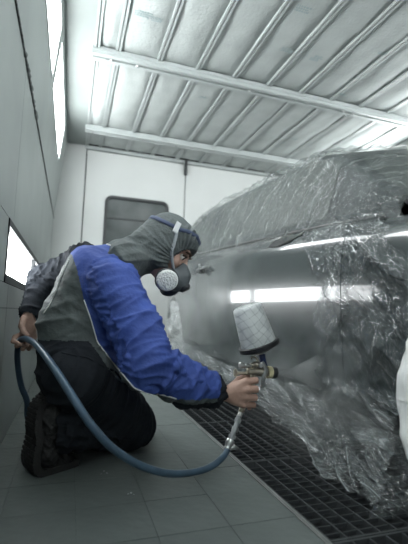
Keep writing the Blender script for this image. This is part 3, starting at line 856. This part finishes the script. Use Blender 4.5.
C.cone(hipR, kneeR, .112, .076, .03); C.cone(hipL, kneeL, .110, .074, .03)
C.ell(P(73, 372, 1.40), I3, (.098, .11, .090), .04)                     # seat resting on the heels
C.cone(kneeR, ankR + Vector((-.008, 0, .012)), .074, .070, .02); C.cone(ankR + Vector((-.07, -.01, .012)), ankR + Vector((-.03, 0, .010)), .085, .050, .006, True); C.cone(kneeL, ankL, .072, .056, .02)
C.ell(kneeR + Vector((.012, 0, -.008)), I3, (.07, .07, .066), .02)
C.half((0, 0, .012), (0, 0, -1), .004)
C.cone(neckb, neckb + (neckb - chest).normalized() * .2, .052, .052, .006, True)
# open cuffs
C.cone(wrR + (elR - wrR) * .04, wrR + (wrR - elR) * .3, .028, .028, .003, True)
C.cone(wrL + (elL - wrL) * .04, wrL + (wrL - elL) * .3, .026, .026, .003, True)
cm = C.mesh('coverall')
BONES = [('arm', shR, elR, .075), ('fore', elR, wrR, .055), ('larm', shL, elL, .07), ('lfore', elL, wrL, .05), ('thigh', hipR, kneeR, .095), ('shin', kneeR, ankR, .065),
         ('lthigh', hipL, kneeL, .095), ('lshin', kneeL, ankL, .065), ('trunk', pel, chest, .135), ('yoke', chest, neckb, .09)]
def bone_of(p):
    best = None
    for nm, a, b, r in BONES:
        d = b - a; t = max(0, min(1, (p - a).dot(d) / d.length_squared)); q = (p - a - d * t).length - r
        if best is None or q < best[0]: best = (q, nm, t, d.length, d.normalized(), a)
    return best
kinds = []
nrm = [v.normal.copy() for v in cm.vertices]
def rg(x, y, z, p=2): return max(0, 1 - 2.1 * abs(noise.noise(Vector((x, y, z))))) ** p
for v, n in zip(cm.vertices, nrm):
    p = v.co; q, nm, t, L_, d, a = bone_of(p); kinds.append((nm, t))
    al = (p - a).dot(d); w_ = p - a - d * al
    ang = math.atan2(w_.z, w_.y)
    if nm in ('arm', 'fore', 'larm', 'lfore'):
        g = .35 + .65 * math.exp(-((t - (1 if 'arm' in nm else 0)) * 2.2) ** 2) + (.35 if nm == 'fore' else 0)
        if nm[0] == 'l': g *= .6
        dsp = .015 * g * rg(al * 17 + math.sin(ang) * .8, ang * .55, 3 + len(nm)) + .008 * rg(al * 34 + ang * .9, ang * .9, 8) - .006
    elif nm in ('thigh', 'lthigh'):
        dsp = .013 * rg(al * 15 + p.z * 6, p.y * 5, 11) + .008 * rg(al * 34 + p.z * 14, p.y * 8, 4) - .006
    elif nm in ('shin', 'lshin'):
        dsp = .010 * rg(al * 22 + p.z * 5, p.z * 9, 15) + .006 * rg(al * 10, p.z * 34, 6) - .005
    else:
        # the waist of the bent trunk folds across, the back pulls diagonally to the armpit
        wz = math.exp(-((p.z - .40) / .09) ** 2)
        dsp = (.012 * wz + .003) * rg(p.z * 19 - p.x * 5, p.x * 3.5, 21) + .007 * rg(p.x * 9 + p.z * 6, p.z * 2.0 - p.x * 1.5, 31) * (1 - wz * .5) + .003 * rg(p.x * 13 + p.z * 21, p.z * 3, 41) - .005
    v.co = p + n * dsp
cm.update()
for nm in ('blue', 'grey', 'black'): cm.materials.append(M[nm])
# colour zones of the garment, cut by a side view pattern (x forward, z up)
def xz(px, py, Y): p = P(px, py, Y); return (p.x, p.z)
line_bg = [xz(92, 216, 1.42), xz(70, 250, 1.42), xz(77, 272, 1.36), xz(84, 300, 1.30), xz(92, 322, 1.27), xz(99, 344, 1.22), xz(115, 365, 1.17), xz(135, 389, 1.14), xz(146, 393, 1.15), xz(178, 398, 1.20), xz(215, 396, 1.24), xz(240, 396, 1.28)]
def lower(line, x):                                 # z of a polyline at x
    for (x0, z0), (x1, z1) in zip(line, line[1:]):
        if x <= x1: return z0 + (z1 - z0) * (x - x0) / (x1 - x0) if x >= x0 else 9
    return -9
grey_low = [xz(30, 340, 1.40), xz(62, 340, 1.32), xz(89, 341, 1.30), xz(100, 356, 1.25), xz(111, 373, 1.2), xz(127, 391, 1.16), xz(145, 403, 1.17), xz(168, 405, 1.2), xz(186, 404, 1.2), xz(216, 400, 1.25)]
piping_back = [xz(76, 250, 1.45), xz(66, 262, 1.44), xz(57, 282, 1.44), xz(52, 300, 1.44), xz(44, 312, 1.44)]
def left_of(line, x, z):
    for (x0, z0), (x1, z1) in zip(line, line[1:]):
        if z1 <= z <= z0: return x < x0 + (x1 - x0) * (z - z0) / (z1 - z0)
    return False
cuffR = wrR - (wrR - elR).normalized() * .058
def zone(c, nm, t):
    if nm in ('larm', 'lfore'): return 2
    if nm in ('shin', 'lthigh', 'lshin'): return 2
    if nm == 'fore' and (c - cuffR).dot(wrR - elR) > 0: return 2
    zz = lower(line_bg[1:], c.x)
    if c.x >= line_bg[1][0] and c.z > zz: 
        return 0
    if nm == 'arm' and c.z > zz: return 0
    if left_of(piping_back, c.x, c.z) and c.y > 1.46: return 2
    zg = lower(grey_low, c.x)
    if zg < 9 and c.z > zg: return 1
    if zg == 9: return 1 if c.z > grey_low[0][1] else 2
    return 2
mi = []
for pl in cm.polygons:
    nm, t = kinds[pl.vertices[0]]; mi.append(zone(pl.center, nm, t))
cm.polygons.foreach_set('material_index', mi)
cov = link('coverall', cm, None, person, True)
tree = BVHTree.FromPolygons([v.co for v in cm.vertices], [tuple(p.vertices) for p in cm.polygons])
def snap(line, name, r, m, parent, off=.002, n=9, ymax=9):
    pts = []
    for (x0, z0), (x1, z1) in zip(line, line[1:]):
        for k in range(n):
            t = k / n; hit = tree.ray_cast(Vector((x0 + (x1 - x0) * t, .3, z0 + (z1 - z0) * t)), Vector((0, 1, 0)))
            if hit[0] is not None and hit[0].y < ymax: pts.append(hit[0] + Vector((0, -off, 0)))
    if len(pts) > 3:
        q = pts[:]; 
        for i in range(1, len(pts) - 1): q[i] = (pts[i - 1] + pts[i] * 2 + pts[i + 1]) / 4
        return tubeo(name, q, r, m, parent, 6)
snap(line_bg[3:-2], 'piping', .0021, M['piping'], cov)
snap([xz(69, 262, 1.44), xz(61, 280, 1.44), xz(56, 294, 1.44), xz(50, 306, 1.44), xz(44, 314, 1.44)], 'piping', .0022, M['piping'], cov)
# reflective dash on the shoulder, pocket flap and seams of the trousers
snap([xz(106, 246, 1.42), xz(112, 250, 1.42)], 'reflective_tab', .003, M['piping'], cov, n=6)
snap([xz(60, 412, 1.3), xz(80, 420, 1.3), xz(112, 436, 1.4), xz(138, 440, 1.45)], 'trouser_seam', .0022, M['black'], cov, 0)
snap([xz(62, 352, 1.3), xz(88, 356, 1.3), xz(116, 372, 1.3), xz(128, 388, 1.35)], 'waist_seam', .003, M['black'], cov, 0)
# pocket flap on the calf
def flapf(u, v):
    px = 66 + 16 * u; py = 420 + 5 * u + 12 * v - 3 * u * v
    x, z = xz(px, py, 1.36); hit = tree.ray_cast(Vector((x, .3, z)), Vector((0, 1, 0))); y = hit[0].y if hit[0] is not None else 1.35
    return Vector((x, y - .005 - .004 * v, z))
gridmesh('pocket_flap', flapf, 8, 6, M['black'], cov, thick=.003)

# ---- hood ----
Hd = Field((.05, 1.20, .50), (.58, 1.66, .98), .0036)
Hd.ell(H(-.012, 0, .030), HA, (.104, .090, .100), .01)
Hd.ell(H(-.028, 0, -.035), HA, (.078, .080, .080), .03)
Hd.cone(H(-.035, 0, -.03), neckb + Vector((.012, 0, .002)), .080, .066, .03)
Hd.cone(neckb + Vector((-.02, -.075, -.012)), neckb + Vector((-.02, .075, -.012)), .050, .050, .03)
Hd.ell(neckb + Vector((-.014, 0, -.014)), I3, (.080, .115, .054), .03)
Hd.ell(H(.006, 0, .008), HA, (.108, .083, .10), .012) 
Hd.cone(H(.055, -.045, .070), H(.055, .045, .070), .034, .034, .03)       # brow edge of the hood
# face opening
Hd.ell(H(.152, 0, -.038), HA, (.106, .15, .108), .006, True)
Hd.ell(H(.125, 0, -.105), HA, (.100, .15, .076), .008, True)
Hd.cone(neckb + Vector((0, 0, -.02)), H(-.03, 0, -.05), .045, .05, .004, True)
hm = Hd.mesh('hood')
hn = [v.normal.copy() for v in hm.vertices]
for v, n in zip(hm.vertices, hn):
    p = v.co; r = p - hc
    f = r.dot(Fh); u = r.dot(Uh); s_ = r.dot(Sh)
    low = max(0, min(1, (-u + .01) / .07))
    ang = math.atan2(u + .02, f - .09)
    dsp = .010 * low * rg(f * 17 - u * 11, u * 5 + s_ * 4, 2, 1.5) + .007 * rg(f * 9 + u * 4, u * 15, 6, 1.5) * (.25 + low) + .0025 * rg(ang * 5, s_ * 4, 7) - .003
    # puckers where the elastic gathers the face opening
    edge = math.exp(-((f - .055) / .03) ** 2); dsp += .004 * edge * math.sin(ang * 38)
    v.co = p + n * dsp
hm.update()
hood = link('hood', hm, M['hood'], person, True)
htree = BVHTree.FromPolygons([v.co for v in hm.vertices], [tuple(p.vertices) for p in hm.polygons])
def ribbon(name, pts, width, wd, m, parent, thick=.0018):
    """flat band through pts, its width along vectors wd"""
    bm = bmesh.new(); rows = []
    n = len(pts)
    for i, p in enumerate(pts):
        d = (pts[min(i + 1, n - 1)] - pts[max(i - 1, 0)]).normalized(); wv = wd[i] if isinstance(wd, list) else wd
        wv = (wv - d * wv.dot(d)).normalized(); nn = d.cross(wv)
        rows.append([bm.verts.new(p + wv * a * width / 2 + nn * b * thick) for a, b in ((-1, -.5), (1, -.5), (1, .5), (-1, .5))])
    for a, b in zip(rows, rows[1:]):
        for k in range(4): bm.faces.new((a[k], a[(k + 1) % 4], b[(k + 1) % 4], b[k]))
    bm.faces.new(rows[0][::-1]); bm.faces.new(rows[-1]); bmesh.ops.recalc_face_normals(bm, faces=bm.faces)
    return bmo(name, bm, m, parent, True)
def on_hood(f, s, u, off=.003):
    o = H(f, s, u); c = H(-.016, 0, .02); d = (o - c).normalized(); hit = htree.ray_cast(c + d * .3, -d)
    return (hit[0] + d * off) if hit[0] is not None else o
# ---- respirator ----
RS = Field((.22, 1.22, .52), (.56, 1.56, .86), .003)
RS.ell(H(.098, 0, -.062), HA, (.044, .044, .052), .01)
RS.cone(H(.098, 0, -.02), H(.122, 0, -.040), .016, .022, .02)                # nose cup
RS.ell(H(.132, 0, -.070), HA, (.022, .026, .028), .012)                     # exhalation housing
for s in (-1, 1): RS.cone(H(.105, s * .025, -.075), H(.100, s * .056, -.088), .028, .027, .015)
RS.ell(H(.060, 0, -.060), HA, (.050, .044, .062), .004, True)
rsm = RS.mesh('respirator'); resp = link('respirator', rsm, M['maskgrey'], person, True)
for s in (1, -1):
    dirv = (Sh * s * .86 + Fh * .42 - Uh * .22).normalized(); c0 = H(.088, s * .054, -.092)
    latheo('filter_cartridge', c0, dirv, [(-.004, .033), (.004, .040), (.014, .042), (.018, .039)], M['maskdark'], resp, 32)
    latheo('filter_pad', c0 + dirv * .014, dirv, [(0, .037), (.008, .038), (.016, .033), (.020, .020), (.0205, .001)], M['filterw'], resp, 32)
latheo('exhale_valve', H(.146, 0, -.072), (Fh * .9 - Uh * .4).normalized(), [(0, .022), (.008, .021), (.013, .016), (.014, .002)], M['maskdark'], resp, 24)
# straps: pale vertical strap on the temple, slate band round the crown
strap = [H(.090, .048, -.055)] + [on_hood(f, .09, u, .003) for f, u in ((.062, -.02), (.046, .01), (.030, .04), (.016, .066), (.004, .085))]
ribbon('strap', smooth_path(strap, 5), .011, Fh, M['strapgrey'], resp)
strap = [H(.090, -.048, -.055)] + [on_hood(f, -.09, u, .003) for f, u in ((.062, -.02), (.046, .01), (.030, .04), (.016, .066), (.004, .085))]
ribbon('strap', smooth_path(strap, 5), .011, Fh, M['strapgrey'], resp)
cr = []
for k in range(33):
    a = k / 32 * 2 * math.pi; cr.append(on_hood(math.cos(a) * .1 - .01, math.sin(a) * .1, .070 + .018 * math.cos(a), .0025))
ribbon('head_band', cr, .014, Uh, M['strapblue'], resp)
# pale buckle tab where the strap meets the crown band
bk = on_hood(.012, .09, .062, .005)
bm = bmesh.new(); 
for v in box(bm, (-.012, -.0095, -.002), (.026, .0095, .002)): v.co = bk + (Uh * v.co.x + Fh * (v.co.y + v.co.x * -.25) + (bk - H(-.016, 0, .02)).normalized() * v.co.z)
bmo('strap_buckle', bm, mat('pale_buckle', (.62, .64, .66), .5), resp)
# eyes, brows
for s in (1, -1):
    c = H(.0765, s * .031, .006); bm = bmesh.new(); bmesh.ops.create_uvsphere(bm, u_segments=20, v_segments=12, radius=.0115)
    for v in bm.verts: v.co += c
    e = bmo('eye', bm, M['eye'], person, True)
    g = (Fh * .9 - Uh * .25 + Sh * .0).normalized(); latheo('iris', c + g * .0095, g, [(0, .0075), (.0018, .0062), (.0028, .001)], M['iris'], e, 16)
    L_ = [H(.086, s * .016, .014), H(.0895, s * .031, .0165), H(.080, s * .045, .011)]
    tubeo('eyelid', smooth_path(L_, 5), .0038, M['brow'], person, 8)  # lid in dark brow brown: shade around the eye put into its colour
    L_ = [H(.096, s * .013, .026), H(.0955, s * .030, .031), H(.082, s * .048, .027)]
    tubeo('eyebrow', smooth_path(L_, 5), .0050, M['brow'], person, 8, .6)

# ---- boots: toes on the plates, heels up ----
def boot(off, name='boot'):
    o_ = Vector(off)
    B = Field(tuple(Vector((-.17, 1.26, -.004)) + o_), tuple(Vector((.13, 1.50, .34)) + o_), .0036)
    heel = P(45, 412, 1.385) + o_; ball = P(43, 455, 1.385) + o_; toe = P(66, 463, 1.385) + o_; an = P(64, 422, 1.39) + o_
    up = (heel - ball).normalized()
    Y_ = Vector((0, 1, 0))
    B.chain([heel + Vector((.014, 0, 0)), heel.lerp(ball, .5) + Vector((.018, 0, 0)), ball + Vector((.014, 0, .004))], [.040, .038, .043], .02)
    B.chain([ball + Vector((.010, 0, .002)), toe + Vector((-.02, 0, -.004)), toe + Vector((-.004, 0, .008))], [.040, .031, .029], .008)
    B.cone(heel + Vector((.028, 0, -.014)), an + Vector((.02, 0, .0)), .042, .046, .02)
    B.cone(heel.lerp(ball, .35) + Vector((.024, 0, 0)), an, .038, .042, .02)
    B.half((0, 0, .007), (0, 0, -1), .003)
    me = B.mesh(name)
    bn = [v.normal.copy() for v in me.vertices]
    for v, vn in zip(me.vertices, bn):
        p = v.co; v.co = p + vn * (.004 * rg(p.x * 30 + p.z * 25, p.z * 12, 3) + .0015 * rg(p.x * 60, p.z * 60, p.y * 60))
    me.update(); b = link(name, me, M['boot'], person, True)
    # sole: curved strip of lugs behind heel and ball, curling under the toes
    path = smooth_path([heel + Vector((.006, 0, .047)), heel + Vector((-.024, 0, .020)), heel + Vector((-.030, 0, -.03)), heel.lerp(ball, .5) + Vector((-.026, 0, 0)), ball + Vector((-.034, 0, .01)), ball + Vector((-.028, 0, -.026)), ball + Vector((.004, 0, -.050)), toe + Vector((-.014, 0, -.038)), toe + Vector((.014, 0, -.026)), toe + Vector((.026, 0, .004))], 8)
    for q in path: q.z = max(q.z, .010)
    bm = bmesh.new(); rows = []; n = len(path)
    for i, q in enumerate(path):
        d = (path[min(i + 1, n - 1)] - path[max(i - 1, 0)]).normalized(); nn = Vector((-d.z, 0, d.x)).normalized() * -1
        wdt = .040 + .007 * math.sin(i / n * math.pi * 2.2 - 2.2)
        rows.append([bm.verts.new(q + Y_ * a * wdt + nn * b) for a, b in ((-1, -.008), (1, -.008), (1, .012), (-1, .012))])
    for a, c in zip(rows, rows[1:]):
        for k in range(4): bm.faces.new((a[k], a[(k + 1) % 4], c[(k + 1) % 4], c[k]))
    bm.faces.new(rows[0][::-1]); bm.faces.new(rows[-1])
    for i in range(2, n - 2, 2):                    # lugs
        q = path[i]; d = (path[i + 1] - path[i - 1]).normalized(); nn = Vector((-d.z, 0, d.x)).normalized() * -1
        wdt = .042 + .007 * math.sin(i / n * math.pi * 2.2 - 2.2)
        for s in (-1, 0, 1):
            c = q + Y_ * s * wdt * .68 + nn * .0115; a = d * .0044; w2 = Y_ * wdt * .30; h = nn * .004
            vs = [bm.verts.new(Vector((t.x, t.y, max(t.z, .001)))) for t in [c + sa * a + sw * w2 + shh * h for sa in (-1, 1) for sw in (-1, 1) for shh in (-1, 1)]]
            for f in ((0, 1, 3, 2), (4, 6, 7, 5), (0, 4, 5, 1), (2, 3, 7, 6), (0, 2, 6, 4), (1, 5, 7, 3)): bm.faces.new([vs[k] for k in f])
    bmesh.ops.recalc_face_normals(bm, faces=bm.faces)
    so = bmo('sole', bm, M['sole'], b)
    Rz = Matrix.Translation(Vector((ball.x, ball.y, 0))) @ Matrix.Rotation(math.radians(26), 4, 'Z') @ Matrix.Translation(Vector((-ball.x, -ball.y, 0)))
    so.data.transform(Rz); me.transform(Rz)
    return b
b1 = boot((0, 0, 0)); b2 = boot((.02, .20, 0))
# trouser hem over the boot shaft

# ================================================================== SPRAY GUN
gy = 1.296
gun = empty('spray_gun', P(252, 372, gy), 'metal gravity feed spray gun with frosted paint cup, held in the gloveless right hand', 'spray gun')
gun['label'] = 'metal spray gun with frosted upturned paint cup in the painter hand'
def gp(name, o): rel(o, gun); return o
A0 = P(259, 345, gy); A1 = P(246.5, 306, gy); axc = (A1 - A0).normalized(); Lc = (A1 - A0).length
cup = gp('cup', latheo('cup', A0, axc, [(0, .063), (.004, .0635), (Lc * .5, .058), (Lc - .012, .052), (Lc - .004, .0495), (Lc, .044), (Lc - .003, .043), (Lc - .003, .001)], M['cup'], None, 40))
gp('collar', latheo('cup_collar', A0 - axc * .016, axc, [(-.006, .028), (-.002, .050), (.004, .066), (.008, .0735), (.022, .0735), (.024, .071), (.024, .064)], M['cupblack'], None, 40))
gp('c2', latheo('collar_ring', A0 - axc * .028, axc, [(0, .016), (.0, .026), (.012, .03), (.014, .02)], M['gunsteel'], None, 24))
J = P(264, 366, gy)
gp('ad', tubeo('cup_adapter', [A0 - axc * .026, (A0 - axc * .026).lerp(J, .5), J], [.0125, .0105, .013], M['cupblue'], None, 16))
N0 = P(266, 372, gy); ax = Vector((.995, .05, -.07)).normalized(); up = Vector((0, 0, 1))
bd = latheo('gun_body', N0 - ax * .075, ax, [(0, .008), (.002, .0115), (.03, .012), (.045, .015), (.062, .017), (.080, .0165)], M['gunmetal'], None, 24); gp('', bd)
gp('', latheo('head_ring', N0 + ax * .004, ax, [(0, .0165), (.0, .021), (.016, .021), (.018, .017)], M['cream'], None, 28))
gp('', latheo('air_cap', N0 + ax * .020, ax, [(0, .0185), (.0, .0215), (.016, .021), (.022, .012), (.026, .010), (.026, .003)], M['cupblack'], None, 28))
for s in (-1, 1):
    gp('', tubeo('air_horn', [N0 + ax * .036 + up * s * .013, N0 + ax * .048 + up * s * .0125], [.005, .003], M['cupblack'], None, 8))
K0 = P(246, 365.5, gy)
gp('', latheo('fluid_knob', K0 - ax * .026, ax, [(0, .006), (.001, .0105), (.016, .0105), (.018, .006), (.024, .006), (.024, .009), (.030, .009), (.032, .006), (.050, .006)], M['gunsteel'], None, 18))
K1 = P(238, 373, gy)
gp('', latheo('spread_knob', K1 - ax * .012, ax, [(0, .013), (.005, .013), (.006, .006), (.05, .006)], M['gunmetal'], None, 18))
gp('', tubeo('upper_bridge', smooth_path([K0 + ax * .02, P(258, 364, gy), P(262, 369, gy)], 5), .0095, M['gunmetal'], None, 12))
gp('', tubeo('hook', smooth_path([P(257, 368, gy), P(257.5, 360, gy), P(254, 356.5, gy), P(251, 358.5, gy)], 6), .0032, M['gunmetal'], None, 8))
Hd0 = P(254, 372, 1.300); Hd1 = P(241, 412, 1.296)
gp('', tubeo('grip', smooth_path([Hd0, P(252, 384, 1.30), P(246, 398, 1.298), Hd1], 5), [.0135] * 10 + [.0125] * 6, M['gunmetal'], None, 14, .8))
gp('', tubeo('trigger', smooth_path([P(262, 362, 1.276), P(266, 370, 1.276), P(263.5, 378, 1.278), P(262, 388, 1.286)], 6), .0048, M['gunsteel'], None, 10, 1.5))
gp('', latheo('trigger_pivot', P(261, 366, 1.272), (0, 1, 0), [(0, .005), (.002, .007), (.05, .007), (.052, .005)], M['gunsteel'], None, 16))
gp('', tubeo('air_inlet', [Hd1, P(239, 417, 1.294)], [.009, .008], M['gunsteel'], None, 6))

# ================================================================== HOSE AND COUPLING
cpl = empty('hose_coupling', P(235, 430, 1.285), 'short braided whip and steel quick coupling joining spray gun to blue hose', 'coupling')
wp_ = smooth_path([P(239, 416, 1.294), P(236.5, 425, 1.288), P(233, 434, 1.282), P(231, 442, 1.275)], 8)
def cp(o): rel(o, cpl); return o
cp(tubeo('whip', wp_, .0085, M['cable'], None, 12))
dv = (wp_[-1] - wp_[0]).normalized()
for k, (r, l) in enumerate(((.0125, .012), (.0115, .014), (.0135, .010))):
    cp(latheo('collar', wp_[3 + k * 7], dv, [(0, .009), (.0, r), (l, r), (l, .009)], M['cable'], None, 6 if k != 1 else 18, False))
cp(latheo('socket', P(231, 440, 1.276), (P(227, 449, 1.268) - P(231, 440, 1.276)).normalized(), [(0, .010), (0, .0135), (.014, .0145), (.018, .012), (.03, .012), (.032, .009)], M['gunsteel'], None, 20))
cp(tubeo('clamp_tab', [P(229, 449, 1.266), P(234, 447, 1.268), P(238, 449, 1.270)], [.004, .006, .004], M['gunsteel'], None, 6, 1.6))
hp_ = [P(229, 446, 1.272), P(223, 457, 1.255), P(210, 467, 1.225), P(192, 472.5, 1.19), P(170, 473.5, 1.15), P(148, 468.5, 1.12), P(128, 459, 1.10), P(108, 444, 1.09), P(89, 422, 1.09),
       P(74, 399, 1.11), P(62, 380, 1.16), P(50, 362, 1.25), P(39, 347.5, 1.36), P(30, 340.5, 1.45), P(22.5, 339, 1.517), P(18.5, 345, 1.56), P(17.5, 358, 1.58), P(19, 374, 1.59), P(22, 388, 1.60), P(27, 401, 1.60), Vector((-.12, 1.63, .10)), Vector((-.09, 1.74, .03)), Vector((.02, 1.86, .0125)), Vector((.10, 2.1, .0125)), Vector((.06, 2.5, .0125))]
hs = tubeo('air_hose', smooth_path(hp_, 10), .0104, M['hose'], None, 14)
tag(hs, 'blue rubber air hose looping from the spray gun up to the painter rear hand', 'hose')

# small white paint flecks on the floor plates
for i, (px, py) in enumerate(((104, 471), (107, 473), (128, 494), (131, 493), (134, 494.5), (101, 474), (20, 452))):
    d = R_ * (px - 204) + D_ * (py - 272) + F_ * 400; t = -(CAMZ - .001) / d.z
    bm = bmesh.new(); n = 7; c = Vector((d.x * t, d.y * t, .0012)); r = random.uniform(.0016, .003)
    lo_ = [bm.verts.new(c + Vector((math.cos(k * 6.283 / n), math.sin(k * 6.283 / n), 0)) * r * random.uniform(.6, 1.2)) for k in range(n)]
    tp = bm.verts.new(c + Vector((0, 0, .0008)))
    for k in range(n): bm.faces.new((lo_[k], lo_[(k + 1) % n], tp))
    bmo('paint_fleck', bm, M['piping'], floor)

# ================================================================== PAINT MIST (real volumes)
def volume(name, mesh_o, dens, centre, radii, scale=5.0, col=(.80, .86, .85), lo=.42, sharp=1.0):
    m = bpy.data.materials.new(name); m.use_nodes = True; nt = m.node_tree; N = nt.nodes; L = nt.links; N.clear()
    out = N.new('ShaderNodeOutputMaterial'); v = N.new('ShaderNodeVolumePrincipled'); v.inputs['Color'].default_value = (*col, 1); v.inputs['Anisotropy'].default_value = .1
    tc = N.new('ShaderNodeTexCoord'); mp = N.new('ShaderNodeMapping'); mp.vector_type = 'TEXTURE'
    mp.inputs['Location'].default_value = centre; mp.inputs['Scale'].default_value = radii
    L.new(tc.outputs['Object'], mp.inputs[0]); ln = N.new('ShaderNodeVectorMath'); ln.operation = 'LENGTH'; L.new(mp.outputs[0], ln.inputs[0])
    fa = N.new('ShaderNodeMapRange'); fa.interpolation_type = 'SMOOTHSTEP'; fa.inputs[1].default_value = 1; fa.inputs[2].default_value = .15; L.new(ln.outputs['Value'], fa.inputs[0])
    n = N.new('ShaderNodeTexNoise'); n.inputs['Scale'].default_value = scale; n.inputs['Detail'].default_value = 3; L.new(tc.outputs['Object'], n.inputs['Vector'])
    nr = N.new('ShaderNodeMapRange'); nr.inputs[1].default_value = lo; nr.inputs[2].default_value = .68; L.new(n.outputs['Fac'], nr.inputs[0])
    a = N.new('ShaderNodeMath'); a.operation = 'MULTIPLY'; L.new(fa.outputs[0], a.inputs[0]); L.new(nr.outputs[0], a.inputs[1])
    b = N.new('ShaderNodeMath'); b.operation = 'MULTIPLY'; L.new(a.outputs[0], b.inputs[0]); b.inputs[1].default_value = dens
    L.new(b.outputs[0], v.inputs['Density']); L.new(v.outputs[0], out.inputs['Volume'])
    mesh_o.data.materials.clear(); mesh_o.data.materials.append(m)
def ellipsoid(name, c, r):
    bm = bmesh.new(); bmesh.ops.create_uvsphere(bm, u_segments=32, v_segments=16, radius=1)
    for v in bm.verts: v.co = Vector((v.co.x * r[0], v.co.y * r[1], v.co.z * r[2]))
    o = bmo(name, bm, None); o.location = c; return o
def mist(c, r, dens, label, **k):
    o = ellipsoid('paint_mist', c, r); volume('paint_mist', o, dens, (0, 0, 0), r, **k); tag(o, label, 'paint mist', None, 'stuff'); return o
mist((.86, 2.75, .62), (.55, 1.35, .62), 1.7, 'pale paint mist drifting along the rear half of the car')
mist((.92, 1.22, .26), (.42, .66, .34), 3.4, 'grey paint mist spreading below the spray gun over the grating')
o = None
# spray fan from the nozzle
bm = bmesh.new(); n0 = N0 + ax * .05; lathe(bm, n0, (.86, -.22, .02), [(0, .004), (.05, .018), (.10, .040), (.15, .065)], 24)
sp = bmo('spray_fan', bm, None); volume('spray_fan', sp, 25.0, tuple(n0 + Vector((.05, -.01, 0))), (.16, .16, .16), 12, lo=.2); tag(sp, 'fine cone of sprayed paint leaving the spray gun nozzle', 'paint spray', None, 'stuff')
